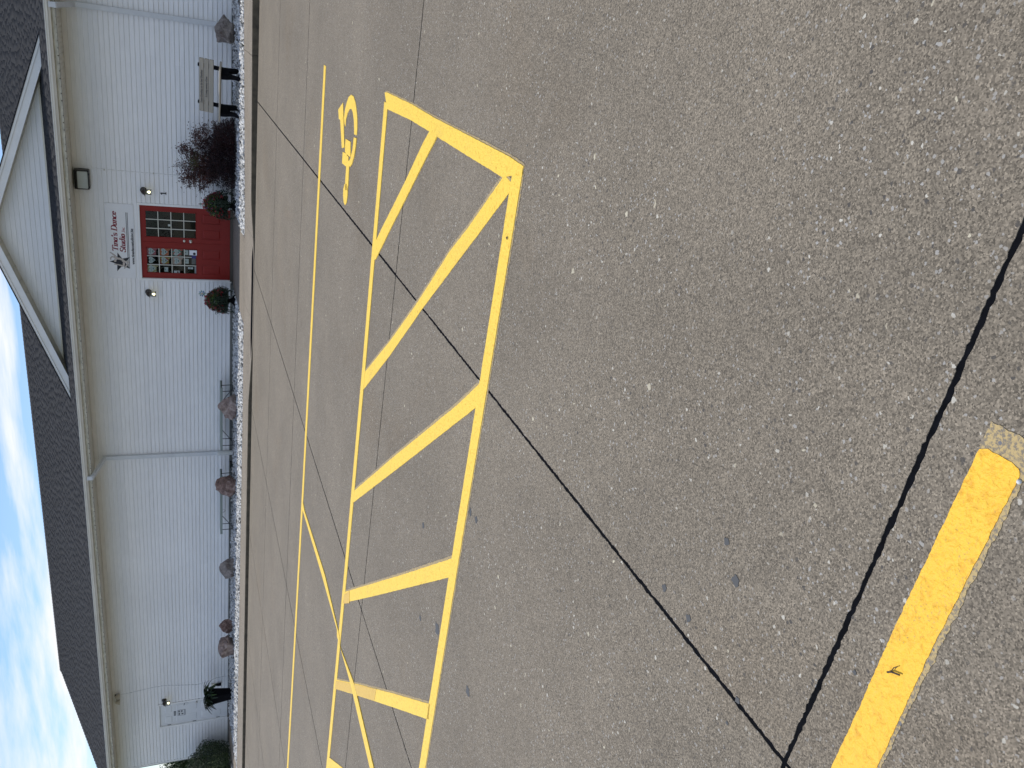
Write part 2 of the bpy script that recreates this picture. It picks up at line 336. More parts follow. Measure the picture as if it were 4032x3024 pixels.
M_crim = mat('crimson lettering', (0.20, 0.008, 0.022), 0.5)
M_ink = mat('black lettering', (0.010, 0.010, 0.018), 0.5)
M_skin = mat('printed beige figure', (0.50, 0.45, 0.41), 0.6)
M_paper = mat('white paper', (0.62, 0.64, 0.65), 0.7)
# ================================================================== GROUND
g_ = MB(); g_.add([(-400, -300, -0.62), (300, -300, -0.62), (300, 500, -0.62), (-400, 500, -0.62)], [(0, 1, 2, 3)])
tag(g_.build('ground', mat('mown grass ground', (0.06, 0.085, 0.025), 0.9, fn=noisy(0.8, 0.4))), kind='structure')
# parking lot: black joint sheet with one slab per panel on it
XJ = [(-28.9, -.035), (-25.4, -.035), (-21.8, -.035), (-18.25, -.036), (-14.75, -.04), (-11.42, -.046), (-8.31, -.031), (-4.88, -.042), (-1.685, -.033), (1.8, -.03), (5.3, -.03), (8.8, -.03)]
YJ = [(-8.0, 0), (-3.4, 0), (1.062, -.018), (5.515, -.022), (10.45, .02), (13.36, 0), (16.585, 0)]
def corner(i, j):
    (x0, k), (y0, q) = XJ[i], YJ[j]
    x = (x0+k*y0)/(1-k*q); return x, y0+q*x
lot = MB(); a_ = [corner(0, 0), corner(-1, 0), corner(-1, -1), corner(0, -1)]
lot.add([(x, y, zlot(y)-.0025) for x, y in a_]+[(x, y, zlot(y)-.3) for x, y in a_], [(0, 1, 2, 3), (0, 4, 5, 1), (1, 5, 6, 2), (2, 6, 7, 3), (3, 7, 4, 0)])
lot = tag(lot.build('parking_lot', M_seal), kind='structure')
def ragged(p, q, step, amp, seed):
    p, q = Vector(p), Vector(q); n = max(1, int((q-p).length/step)); d = (q-p).normalized(); nn = Vector((-d.y, d.x))
    out = []
    for i in range(n):
        c = p.lerp(q, i/n); e = 0 if i == 0 else (mnoise.noise(Vector((c.x*28, c.y*28, seed)))*0.6+mnoise.noise(Vector((c.x*95, c.y*95, seed+9)))*0.7)*amp
        out.append((c.x+nn.x*e, c.y+nn.y*e))
    return out
for i in range(len(XJ)-1):
    for j in range(len(YJ)-1):
        c = [Vector(corner(i, j)), Vector(corner(i+1, j)), Vector(corner(i+1, j+1)), Vector(corner(i, j+1))]
        gx, gy = (.0060, .0060, .0085, .0115, .0115, .0115)[j], (.0050 if j in (1, 2) else .0105)
        if j+1 == 2: c[2].y -= .003; c[3].y -= .003
        if j == 2: c[0].y += .002; c[1].y += .002
        c[0] += Vector((gx, gy)); c[1] += Vector((-gx, gy)); c[2] += Vector((-gx, -gy)); c[3] += Vector((gx, -gy))
        near = j <= 3 and i in (6, 7, 8, 9)
        pts = []
        for k in range(4):
            pts += ragged(c[k], c[(k+1) % 4], 0.010 if near else 0.15, 0.0065 if near else 0.003, 3.1*k+i+7*j)
        m = MB(); n = len(pts)
        m.add([(x, y, zlot(y)) for x, y in pts]+[(x, y, zlot(y)-.03) for x, y in pts], [tuple(range(n))]+[(k, (k+1) % n, n+(k+1) % n, n+k) for k in range(n)])
        m.build('concrete_slab', M_conc, lot)
# sidewalk with kerb face and the dropped kerb in front of the door
KY = 16.6
def ramp_(x): return float(np.interp(x, [-8.7, -7.2, -5.4, -4.2], [0, 1, 1, 0]))
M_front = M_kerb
swj = [-30, -26.1, -22.6, -19.1, -15.6, -12.1, -8.62, -6.72, -4.9, -1.42, 2.1, 5.6, 9]
sw = MB(); sw.box(-30, 9, 16.63, 18.0, -0.62, -0.20); sw = tag(sw.build('sidewalk', M_seal), kind='structure')
for i in range(len(swj)-1):
    x0, x1 = swj[i]+.004, swj[i+1]-.004; nx = max(2, int((x1-x0)/0.12)); m = MB(); V = []; rows = 5
    sh = lambda x, y: x-.035*(y-16.6)
    for k in range(nx+1):
        x = x0+(x1-x0)*k/nx; r = ramp_(x); ye = yed(x)
        zt = ztop(x); zf = zt*(1-r)+(zlot(KY)+.014)*r
        jit = .006*mnoise.noise(Vector((x*3, 1, 0)))+.003*mnoise.noise(Vector((x*14, 1, 0)))
        V += [(x, KY+jit, -.36), (x, KY+jit, zf-.022), (x, KY+.006+jit, zf-.008), (x, KY+.022+jit, zf), (sh(x, 17.5), 17.5, zt+.004), (sh(x, ye), ye, zt+.008), (sh(x, ye), ye, zt-.15)]
    nr = 7; F = [(k*nr+j, (k+1)*nr+j, (k+1)*nr+j+1, k*nr+j+1) for k in range(nx) for j in range(nr-1)]
    F += [tuple(range(nr)), tuple(nx*nr+q for q in range(nr))]
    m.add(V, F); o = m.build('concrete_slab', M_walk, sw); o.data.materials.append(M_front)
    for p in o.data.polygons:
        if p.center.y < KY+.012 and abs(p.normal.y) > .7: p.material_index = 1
# door walks
def walk(name, x0, x1, label=None):
    m = MB(); ya = yed((x0+x1)/2)+.006; V = []
    for y in (ya, 19.6, 20.91):
        for x in (x0, x1): V.append((x-.03*(y-18.2), y, ztop(x)+.008+(zback(x)+.01-ztop(x)-.008)*(y-ya)/(20.91-ya)))
    V2 = [(a, b, c-.12) for a, b, c in V]
    m.add(V+V2, [(0, 1, 3, 2), (2, 3, 5, 4), (0, 2, 8, 6), (2, 4, 10, 8), (1, 7, 9, 3), (3, 9, 11, 5), (0, 6, 7, 1), (4, 5, 11, 10)])
    return tag(m.build(name, M_walk), kind='structure')
walk('walkway', -7.42, -5.38); walk('walkway', -23.95, -22.62)
# gravel bed
gb = MB(); xs = np.arange(-30, 8.01, 0.5); V = []
for x in xs:
    for t in (0, .3, .65, 1): y = yed(x)+.004+t*(20.93-yed(x)); V.append((x, y, zg(x, y)-.035))
gb.add(V, [(i*4+j, (i+1)*4+j, (i+1)*4+j+1, i*4+j+1) for i in range(len(xs)-1) for j in range(3)])
gb = tag(gb.build('gravel_bed', mat('dark soil under gravel', (0.05, 0.048, 0.042), 0.95)), kind='structure')
ico = bmesh.new(); bmesh.ops.create_icosphere(ico, subdivisions=1, radius=1); IV = np.array([v.co[:] for v in ico.verts]); IF = np.array([[v.index for v in f.verts] for f in ico.faces]); ico.free()
def stones(name, P, size, m, parent=None, flat=0.6):
    n = len(P); s = size*(0.6+0.9*rng.random(n)); 
    sc_ = s[:, None]*np.stack([0.7+.6*rng.random(n), 0.6+.5*rng.random(n), flat*(0.6+.6*rng.random(n))], 1)
    q = rng.normal(size=(n, 4)); q /= np.linalg.norm(q, axis=1)[:, None]; a, b, c, d = q.T
    Rm = np.stack([np.stack([1-2*(c*c+d*d), 2*(b*c-a*d), 2*(b*d+a*c)], 1), np.stack([2*(b*c+a*d), 1-2*(b*b+d*d), 2*(c*d-a*b)], 1), np.stack([2*(b*d-a*c), 2*(c*d+a*b), 1-2*(b*b+c*c)], 1)], 1)
    V = IV[None]*(0.75+0.5*rng.random((n, 12, 1)))*sc_[:, None, :]
    V = np.einsum('nij,nkj->nki', Rm, V)+P[:, None, :]
    F = (IF[None]+12*np.arange(n)[:, None, None]).reshape(-1, 3)
    o = npmesh(name, V.reshape(-1, 3), F, m, parent, n=3)
    at = o.data.attributes.new('tone', 'FLOAT', 'FACE'); at.data.foreach_set('value', np.repeat(rng.random(n), 20).astype(np.float32)); return o
def marble_fn(n, b):
    at = N(n, 'ShaderNodeAttribute', attribute_name='tone'); r = N(n, 'ShaderNodeValToRGB'); e = r.color_ramp.elements
    e[0].position = 0; e[0].color = (0.06, 0.06, 0.06, 1); e[1].position = 1; e[1].color = (0.72, 0.72, 0.71, 1)
    q = e.new(.10); q.color = (0.16, .16, .155, 1); q = e.new(.30); q.color = (0.42, .42, .41, 1)
    L(n, at.outputs['Fac'], r.inputs[0]); L(n, r.outputs[0], b.inputs['Base Color'])
M_marble = mat('white marble chips', (0.7, 0.7, 0.7), 0.7, fn=marble_fn)
P = []
while len(P) < 24000:
    x = random.uniform(-27.5, 5.5) if random.random() < .2 else random.uniform(-25.5, 0.3); y = random.uniform(18.0, 20.92)
    if y < yed(x)+.03: continue
    xx = x+.03*(y-18.2)
    if -7.44 < xx < -5.36 or -23.97 < xx < -22.60: continue
    P.append((x, y, zg(x, y)-.012+random.uniform(-.020, .012)))
tag(stones('gravel', np.array(P), .037, M_marble, gb), kind='stuff')

# ------------------------------------------------------------------ painted markings
POLY = {'L1': [(-0.79, 9.09), (-3, 9.08), (-6, 9.09), (-9, 9.13), (-11.6, 9.19), (-20, 9.38), (-20, 9.508), (-11.6, 9.318), (-9, 9.258), (-6, 9.218), (-3, 9.208), (-0.79, 9.218)],
 'L2': [(-0.75, 6.235), (-3, 6.245), (-5, 6.285), (-8, 6.395), (-16, 6.67), (-16, 6.785), (-8, 6.51), (-5, 6.4), (-3, 6.36), (-0.75, 6.35)],
 'L3': [(-0.66, 3.5), (-1.9, 3.522), (-3, 3.545), (-4.7, 3.565), (-10, 3.6), (-10, 3.715), (-4.7, 3.677), (-3, 3.657), (-1.9, 3.635), (-0.69, 3.62)],
 'bar': [(-0.685, 6.359), (-0.674, 6.29), (-0.652, 5.563), (-0.65, 5.018), (-0.632, 4.214), (-0.62, 3.675), (-0.627, 3.5), (-0.661, 3.503), (-0.732, 3.732), (-0.748, 4.916), (-0.746, 5.058), (-0.754, 5.541), (-0.787, 6.232)],
 'H1': [(-0.741, 5.061), (-0.83, 5.173), (-1.184, 5.543), (-1.666, 6.083), (-1.815, 6.242), (-1.985, 6.267), (-1.957, 6.199), (-1.587, 5.808), (-1.247, 5.44), (-0.929, 5.099), (-0.738, 4.884)],
 'H2': [(-0.716, 3.719), (-1.109, 4.147), (-1.313, 4.392), (-1.837, 4.924), (-2.38, 5.523), (-3.052, 6.32), (-3.202, 6.307), (-3.143, 6.226), (-2.504, 5.507), (-1.836, 4.801), (-1.042, 3.916), (-0.736, 3.578)],
 'H3': [(-1.81, 3.626), (-2.121, 3.947), (-3.177, 5.121), (-4.231, 6.266), (-4.395, 6.308), (-4.345, 6.245), (-2.893, 4.65), (-2.364, 4.073), (-1.945, 3.615), (-1.831, 3.537)],
 'H4': [(-2.983, 3.631), (-3.833, 4.538), (-5.449, 6.286), (-5.673, 6.375), (-5.597, 6.294), (-4.514, 5.119), (-3.125, 3.629), (-2.996, 3.556)],
 'H5': [(-6.74, 6.391), (-5.893, 5.489), (-4.941, 4.457), (-4.209, 3.652), (-4.334, 3.636), (-5.047, 4.416), (-6.188, 5.654), (-6.904, 6.42)],
 'diag': [(-6.266, 9.076), (-6.292, 8.938), (-6.082, 7.349), (-6.117, 6.376), (-6.204, 6.313), (-6.013, 5.607), (-6.078, 4.698), (-6.212, 4.809), (-6.148, 5.74), (-6.216, 6.49), (-6.148, 6.514), (-6.219, 7.521), (-6.381, 9.066)],
 's_wheel_out': [(-1.173, 7.879), (-1.13, 7.923), (-1.051, 7.901), (-0.974, 7.838), (-0.914, 7.763), (-0.879, 7.656), (-0.877, 7.539), (-0.915, 7.436), (-0.969, 7.366), (-1.031, 7.312), (-1.108, 7.284), (-1.17, 7.286), (-1.183, 7.402), (-1.132, 7.42), (-1.066, 7.457), (-1.012, 7.528), (-0.993, 7.601), (-1.005, 7.676), (-1.054, 7.76), (-1.113, 7.816), (-1.19, 7.83)],
 's_wheel_low': [(-1.209, 7.392), (-1.193, 7.277), (-1.263, 7.283), (-1.354, 7.319), (-1.444, 7.397), (-1.489, 7.48), (-1.475, 7.574), (-1.412, 7.482), (-1.325, 7.414), (-1.261, 7.399)],
 's_leg': [(-0.999, 8.013), (-1.144, 7.932), (-1.376, 7.806), (-1.407, 7.933), (-1.171, 8.099), (-1.177, 8.172), (-1.096, 8.232)],
 's_body': [(-1.29, 7.766), (-1.273, 7.532), (-1.401, 7.486), (-1.409, 7.577), (-1.411, 7.758), (-1.358, 7.777)],
 's_hip': [(-1.431, 7.873), (-1.409, 7.667), (-1.421, 7.649), (-1.418, 7.581), (-1.454, 7.575), (-1.477, 7.643), (-1.524, 7.64), (-1.538, 7.872)],
 's_neck': [(-1.48, 7.656), (-1.44, 7.525), (-1.658, 7.508), (-1.712, 7.516), (-1.741, 7.639), (-1.693, 7.657)],
 's_head': [(-1.692, 7.679), (-1.749, 7.723), (-1.813, 7.715), (-1.866, 7.66), (-1.874, 7.592), (-1.832, 7.529), (-1.761, 7.506), (-1.7, 7.521), (-1.667, 7.574)]}
zlev = [0]
def painted(name, key, m, lift=None, shift=(0, 0), pts=None):
    zlev[0] += 1; lift = (.0035+.0007*(zlev[0] % 6)) if lift is None else lift
    pts = [(x+shift[0], y+shift[1]) for x, y in (pts or POLY[key])]; out = []
    for k in range(len(pts)):
        p, q = pts[k], pts[(k+1) % len(pts)]; near = min(p[1], q[1]) < 1.2; mid = min(p[1], q[1]) < 7
        out += ragged(p, q, .004 if near else (.03 if mid else .12), (.006 if 'fringe' in name else .0026) if near else (.006 if 'fringe' in name else .003), 4.7+k)
    n = len(out); mm = MB(); mm.add([(x, y, zlot(y)+lift) for x, y in out]+[(x, y, zlot(y)+.0005) for x, y in out], [tuple(range(n))]+[(k, (k+1) % n, n+(k+1) % n, n+k) for k in range(n)])
    return tag(mm.build(name, m), kind='structure')
M_fade2 = mat('thin yellow paint', (0.66, 0.44, 0.10), 0.75, fn=paint_fn)
for k in ('L1', 'L2', 'L3'): painted('parking_line', k, M_yel)
painted('end_line', 'bar', M_yel)
for k in ('H1', 'H2', 'H3', 'H4', 'H5'): painted('hatch_line', k, M_yel)
painted('hatch_line', 'H6', M_yel, pts=[(-7.97, 6.42), (-7.40, 5.81), (-6.2, 4.5), (-5.46, 3.66), (-5.60, 3.63), (-6.36, 4.44), (-7.5, 5.70), (-8.15, 6.42)])
painted('hatch_line', 'H7', M_yel, pts=[(-9.2, 6.43), (-6.70, 3.66), (-6.85, 3.64), (-9.38, 6.43)])
painted('diagonal_line', 'diag', M_yel, .0090)
painted('worn_paint_patch', 'w1', M_fade2, .0078, pts=[(-6.89, 6.405), (-6.19, 5.665), (-5.50, 4.91), (-5.33, 4.88), (-5.90, 5.485), (-6.74, 6.375)])
painted('worn_paint_patch', 'w2', M_fade2, .0078, pts=[(-5.64, 6.33), (-5.42, 6.08), (-5.30, 6.12), (-5.46, 6.27), (-5.53, 6.34)])
for k, s in (('L3', (0, -.014)), ('H2', (.016, .010)), ('H3', (.016, .010)), ('H4', (.014, .010)), ('H5', (.012, .010)), ('bar', (.012, -.006)), ('L2', (.0, .010))):
    painted('worn_paint_fringe', k, M_fade, .0018+.0002*len(k), s)
painted('wheelchair_symbol', 's_wheel_out', M_yel, .004)
sym = [o for o in COL.objects if o.name.startswith('wheelchair_symbol')][0]
for k in ('s_wheel_low', 's_leg', 's_body', 's_hip', 's_neck', 's_head'):
    o = painted('symbol_shape', k, M_yel, .004+.0003*len(k)); o.parent = sym; del o['kind']
# the near stripe and its worn older end
N_ = [(-.650, .960), (-.84, .963), (-1.104, .966), (-1.41, .964), (-1.9, .968), (-1.9, .862), (-1.466, .864), (-1.101, .870), (-.80, .866), (-.656, .864), (-.643, .872), (-.639, .89), (-.641, .945)]
M_yel2 = mat('thick yellow paint', (0.86, 0.505, 0.045), 0.55, spec=0.3, fn=paint_fn)
painted('stall_stripe', 'N', M_yel2, .0032, pts=N_)
painted('worn_paint_fringe', 'N', M_fade, .0016, pts=[(-.588, .963), (-.66, .962), (-1.9, .958), (-1.9, .852), (-1.3, .857), (-.60, .855), (-.583, .90)])

# ================================================================== BUILDING
BX0, BX1 = -24.72, 8.0
bld = thing('dance_studio_building', (-8.3, D, 0), 'white vinyl sided one storey building with charcoal shingle roof and red double doors', 'building')
WALL_TOP = 3.455
wc = MB()
wc.box(BX0+.02, -23.03, D+.015, D+.12, -.3, WALL_TOP); wc.box(-21.99, -7.38, D+.015, D+.12, -.3, WALL_TOP); wc.box(-5.45, BX1-.02, D+.015, D+.12, -.3, WALL_TOP)
wc.box(-23.03, -21.99, D+.015, D+.12, 2.16, WALL_TOP); wc.box(-7.38, -5.45, D+.015, D+.12, 2.13, WALL_TOP)
wc.box(BX0+.02, BX0+.1, D+.12, 31.6, -.3, WALL_TOP); wc.box(BX1-.1, BX1-.02, D+.12, 31.6, -.3, WALL_TOP); wc.box(BX0+.1, BX1-.1, 31.5, 31.6, -.3, WALL_TOP)
wc.box(-7.6, -5.2, D+1.6, D+1.62, -.1, 2.6); wc.box(-23.2, -21.8, D+.2, D+.22, -.1, 2.4)
wc.build('wall_core', M_dark, bld)
# siding: panels of two 4-inch courses
def siding(x0, x1, z0, ncourse, parent, y=D, prof=.013, cut=None):
    m = MB(); nx = max(1, int((x1-x0)/.35)); pr = []
    jy = random.uniform(0, .0012)
    for c in range(ncourse):
        za = z0+c*S4; pr += [(-.001, za+.0005), (-.001, za+.0120), (-.0165, za+.0125), (-.0190, za+.0150), (-.0185, za+.021), (-.0055, za+S4-.0005)]
    pr = pr+[(0, z0+ncourse*S4-.0005)]
    V = []
    for i in range(nx+1):
        x = x0+(x1-x0)*i/nx; w = .0008*mnoise.noise(Vector((x*1.3, z0*9, 2)))
        V += [(x, y+a-jy+w, b+.0008*mnoise.noise(Vector((x*.7, z0*5, 7)))) for a, b in pr]
    n = len(pr); F = [(i*n+j, (i+1)*n+j, (i+1)*n+j+1, i*n+j+1) for i in range(nx) for j in range(n-1)]+[tuple(range(n)), tuple(nx*n+q for q in range(n))]
    m.add(V, F); return m.build('siding_panel', M_sid, parent)
rows = [(k, 2) for k in range(0, 20, 2)]+[(20, 1)]+[(k, 2) for k in range(21, 33, 2)]
for ri, (k, nc) in enumerate(rows):
    z0 = k*S4
    gaps = ([(-23.05, -21.965)] if k < 21 else [])+([(-7.40, -5.43)] if k < 21 else [])
    segs = []; a = BX0+.09
    for g0, g1 in gaps: segs.append((a, g0)); a = g1
    segs.append((a, BX1-.09))
    ph = (ri*1.37+random.random()*1.2) % 3.66
    for s0, s1 in segs:
        cuts = [s0]; x = BX0+ph
        while x < s1-.25:
            if x > s0+.25: cuts.append(x)
            x += 3.66
        cuts.append(s1)
        for c0, c1 in zip(cuts, cuts[1:]): siding(c0, c1-.0006, z0, nc, bld)
m = MB(); m.box(BX0+.02, BX1-.02, D-.016, D+.012, 33*S4+.002, WALL_TOP-.001); m.build('frieze_board', M_trim, bld)
m = MB(); m.box(BX0+.0, BX0+.09, D-.022, D+.014, -.005, WALL_TOP-.002).box(BX0-.006, BX0+.019, D-.022, D+.10, -.005, WALL_TOP-.002); m.build('corner_trim', M_trim, bld)
m = MB(); m.box(BX1-.09, BX1, D-.022, D+.014, -.005, WALL_TOP-.002); m.build('corner_trim', M_trim, bld)
m = MB(); m.box(BX0+.0, BX0+.018, D+.11, 31.6, 0, WALL_TOP); m.build('side_wall_siding', M_sid, bld)
# foundation blocks, barely above the gravel
x = BX0+.05
while x < BX1-.4:
    if not (-7.6 < x < -5.3 or -23.3 < x < -21.9):
        m = MB(); m.box(x+.004, x+.396, D-.004+random.uniform(-.001, .001), D+.014, -.20, -.008); m.build('concrete_block', M_found, bld)
    x += .40
m = MB(); m.box(BX0+.05, BX1-.1, D+.0, D+.013, -.22, -.004); m.build('mortar', mat('mortar', (.09, .09, .085), .95), bld)
# soffit
YS = 20.03
x = BX0-.27
while x < BX1+.27:
    m = MB(); m.prism([(YS-.02, WALL_TOP+.001), (D-.002, WALL_TOP+.001), (D-.002, WALL_TOP+.012), (YS-.02, WALL_TOP+.012)], 'x', x+.003, x+.302)
    for q in (.1, .2): m.box(x+q, x+q+.012, YS, D-.003, WALL_TOP-.005, WALL_TOP+.0005)
    m.build('soffit_panel', M_soff, bld); x += .305
m = MB(); m.box(BX0-.28, BX1+.28, YS-.030, YS-.002, WALL_TOP-.012, 3.635); m.build('fascia_board', M_fascia, bld)
m = MB()  # dark ticks and a thin dark line along the fascia's lower edge
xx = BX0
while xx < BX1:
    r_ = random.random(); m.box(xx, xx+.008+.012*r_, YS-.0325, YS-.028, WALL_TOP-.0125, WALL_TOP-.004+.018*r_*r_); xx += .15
m.box(BX0-.2, BX1, YS-.0315, YS-.026, WALL_TOP-.0165, WALL_TOP-.0125); tag(m.build('fascia_ticks', M_tick, bld), kind='stuff')
m = MB(); gp = [(YS-.032, 3.632), (YS-.032, 3.530), (YS-.095, 3.525), (YS-.120, 3.560), (YS-.150, 3.575), (YS-.155, 3.612), (YS-.168, 3.618), (YS-.168, 3.636), (YS-.15, 3.632), (YS-.145, 3.58), (YS-.115, 3.567), (YS-.09, 3.534), (YS-.038, 3.538), (YS-.038, 3.632)]
m.prism(gp, 'x', BX0-.26, BX1+.26); m.build('gutter', M_gut, bld)
# main roof
SL = 1/3
def zr(y): return 3.64+(y-20.0)*SL
RY, RX0, RX1 = 26.32, -25.03, 8.3
ROOF = MB(); ROOF.add([(RX0, 19.93, zr(19.93)-.03), (RX1, 19.93, zr(19.93)-.03), (RX1, RY, zr(RY)-.03), (RX0, RY, zr(RY)-.03), (RX1, 32.7, zr(19.94)-.03), (RX0, 32.7, zr(19.94)-.03)], [(0, 1, 2, 3), (3, 2, 4, 5)])
roof = ROOF.build('roof', M_shin, bld)
def shingle_field(name, x0, x1, y0, y1, parent, expo=.142):
    ca = 1/math.sqrt(1+SL*SL); sa = SL*ca; V = []; T = []; y = y0; k = 0
    while y < y1-.02:
        x = x0-random.random()*.2; row = []
        while x < x1:
            w = random.uniform(.12, .34); a, b = max(x, x0), min(x+w, x1); x += w
            if b-a < .02: continue
            th = random.uniform(.0115, .0128); dy = 0
            ya, yb = y+dy, min(y+expo*ca*1.12, y1); za, zb = zr(ya), zr(yb)
            # a wedge: thick butt at the lower edge, thin at the top
            V += [(a, ya, za-.012), (b, ya, za-.012), (b, ya-th*sa, za+th*ca), (a, ya-th*sa, za+th*ca), (b, yb, zb-.004), (a, yb, zb-.004), (b, yb, zb-.02), (a, yb, zb-.02)]
            tone = random.gauss(.36, .045); T += [tone]*5
        y += expo*ca; k += 1
    n = len(V)//8; base = np.array([[0, 1, 2, 3], [3, 2, 4, 5], [0, 3, 5, 7], [1, 6, 4, 2], [7, 5, 4, 6]])
    F = (base[None]+8*np.arange(n)[:, None, None]).reshape(-1, 4)
    o = npmesh(name, V, F, M_shin, parent); at = o.data.attributes.new('tone', 'FLOAT', 'FACE'); at.data.foreach_set('value', np.array(T, np.float32)); return tag(o, kind='stuff')
shingle_field('shingles', RX0, RX1, 19.90, RY, roof)
m = MB(); m.box(RX0-.01, RX1, 19.905, 19.935, zr(19.9)-.028, zr(19.9)-.012); m.build('drip_edge', M_trim, bld)
m = MB()
for i in range(int((RX1-RX0)/.142)):
    a = RX0+i*.142; m.add([(a, RY-.15, zr(RY-.15)+.012), (a+.15, RY-.15, zr(RY-.15)+.006), (a+.15, RY, zr(RY)+.022), (a, RY, zr(RY)+.028), (a, RY+.15, zr(RY-.15)+.012), (a+.15, RY+.15, zr(RY-.15)+.006)], [(0, 1, 2, 3), (3, 2, 5, 4)])
m.build('ridge_cap', M_shin, roof)
m = MB(); m.prism([(19.93, zr(19.93)-.16), (RY, zr(RY)-.16), (RY, zr(RY)-.012), (19.93, zr(19.93)-.012)], 'x', RX0-.004, RX0+.022); m.build('rake_board', M_trim, bld)
m = MB(); m.prism([(D, WALL_TOP), (RY, zr(RY)-.05), (31.6, WALL_TOP)], 'x', BX0, BX0+.02); m.prism([(D, WALL_TOP), (RY, zr(RY)-.05), (31.6, WALL_TOP)], 'x', BX1-.02, BX1); m.build('gable_end_siding', M_sid, bld)
# dormer gable over the doors
GX, GHW, GS, GY, GWY = -6.24, 4.33, .343, 20.70, 21.0
zb = zr(GY); peak = zb+GS*GHW
gab = thing('x', (0, 0, 0), None, None); bpy.data.objects.remove(gab)
gm = MB(); gm.prism([(GX-GHW+.1, zr(GWY)-.05), (GX+GHW-.1, zr(GWY)-.05), (GX, peak-.16)], 'y', GWY+.012, GWY+.03); gable = gm.build('gable', M_dark, bld)
ztr = lambda x: peak-GS*abs(x-GX)-.235      # underside line at the wall
z0 = zr(GWY)+.012; k = 0
m = MB(); m.box(GX-3.62, GX+3.62, GWY-.020, GWY+.01, z0-.02, z0+.028); m.build('starter_trim', M_soff, gable)
z = z0+.028
while True:
    hw0 = (peak-.235-z)/GS; hw1 = (peak-.235-z-S4)/GS
    if hw0 < .1: break
    hw1 = max(hw1, 0.01)
    m = MB(); pts = [(-.013, z+.0015), (-.0025, z+S4)]
    m.add([(GX-hw0, GWY, z), (GX-hw0, GWY-.013, z+.001), (GX-hw1, GWY-.0025, z+S4), (GX+hw1, GWY-.0025, z+S4), (GX+hw0, GWY-.013, z+.001), (GX+hw0, GWY, z), (GX+hw1, GWY, z+S4), (GX-hw1, GWY, z+S4)],
          [(0, 1, 4, 5), (1, 2, 3, 4), (0, 7, 2, 1), (4, 3, 6, 5)])
    m.build('siding_panel', M_sid, gable); z += S4; k += 1
for sgn in (-1, 1):
    def P_(u, y, dz): return (GX+sgn*u, y, peak-GS*u+dz)
    # rake: board, upper moulding, shingle edge
    def bar_(name, dz0, dz1, y0, y1, m_, u1=GHW, par=bld, cutv=True):
        mm = MB(); uu = GHW; e0 = uu+dz0/(GS) if False else uu
        # lower end is cut where it meets the roof plane
        ub = min(uu, uu); low0 = (peak+dz0-zr(y0))/GS if cutv else uu; low1 = (peak+dz1-zr(y0))/GS if cutv else uu
        A = [P_(0, y0, dz0), P_(low0, y0, dz0), P_(low1, y0, dz1), P_(0, y0, dz1)]; B = [(a, y1, c) for a, b, c in A]
        mm.add(A+B, [(0, 1, 2, 3), (7, 6, 5, 4), (0, 4, 5, 1), (1, 5, 6, 2), (2, 6, 7, 3), (3, 7, 4, 0)]); return mm.build(name, m_, par)
    bar_('rake_board', -.215, -.060, GY, GY+.02, M_trim, par=bld)
    bar_('rake_moulding', -.060, -.008, GY-.022, GY+.02, M_trim, par=bld)
    bar_('shingle_edge', -.008, .014, GY-.036, GY+.02, M_shin, par=bld)
    # sloping soffit between rake and gable wall, in short panels
    u = 0.0
    while u < GHW-.55:
        mm = MB(); a, b = u+.004, u+.30
        for v in (0,): mm.add([P_(a, GY+.02, -.215), P_(b, GY+.02, -.215), P_(b, GWY, -.235), P_(a, GWY, -.235), P_(a, GY+.02, -.20), P_(b, GY+.02, -.20), P_(b, GWY, -.22), P_(a, GWY, -.22)], [(0, 1, 2, 3), (4, 7, 6, 5), (0, 4, 5, 1), (1, 5, 6, 2), (2, 6, 7, 3), (3, 7, 4, 0)])
        mm.build('soffit_panel', M_soff, bld); u += .305
    mm = MB(); yb_ = 20+3*(peak-3.64); mm.add([P_(0, GY-.03, .012), P_(GHW, GY-.03, .012), (GX, yb_, peak+.012), P_(0, GY-.03, -.01), P_(GHW, GY-.03, -.01), (GX, yb_, peak-.01)], [(0, 1, 2), (3, 5, 4), (0, 3, 4, 1), (1, 4, 5, 2), (2, 5, 3, 0)])
    mm.build('dormer_roof', M_shin, bld)
# downspouts
def downspout(x, wall_z1=.31):
    m = MB(); w, dpt = .052, .036
    def seg(p, q):
        p, q = Vector(p), Vector(q); d = (q-p).normalized(); side = Vector((1, 0, 0)); side = (side-side.dot(d)*d).normalized(); b = d.cross(side)
        V = [tuple(c+w*s1*side+dpt*s2*b) for c in (p, q) for s1, s2 in ((-1, -1), (1, -1), (1, 1), (-1, 1))]
        m.add(V, [(0, 1, 2, 3), (7, 6, 5, 4), (0, 4, 5, 1), (1, 5, 6, 2), (2, 6, 7, 3), (3, 7, 4, 0)])
    yo, yw = YS-.10, D-.056
    seg((x-.01, yo, 3.55), (x-.01, yo, 3.42)); seg((x-.01, yo-.01, 3.44), (x, yw, 3.20)); seg((x, yw, 3.235), (x, yw, wall_z1))
    o = m.build('downspout', M_ds, bld)
    s = MB(); s.box(x-.06, x+.06, D-.02, D-.012, 1.02, 1.05); s.box(x-.06, x+.06, D-.02, D-.012, 2.5, 2.53); s.build('strap', M_ds, o)
    p = MB(); p.lathe([(.066, -.12), (.066, .26), (.074, .262), (.074, .33), (.066, .332)], 20, (x, yw-.02, 0)); p.build('drain_pipe', M_pvc, bld, smooth=True)
downspout(-12.50); downspout(-1.23)
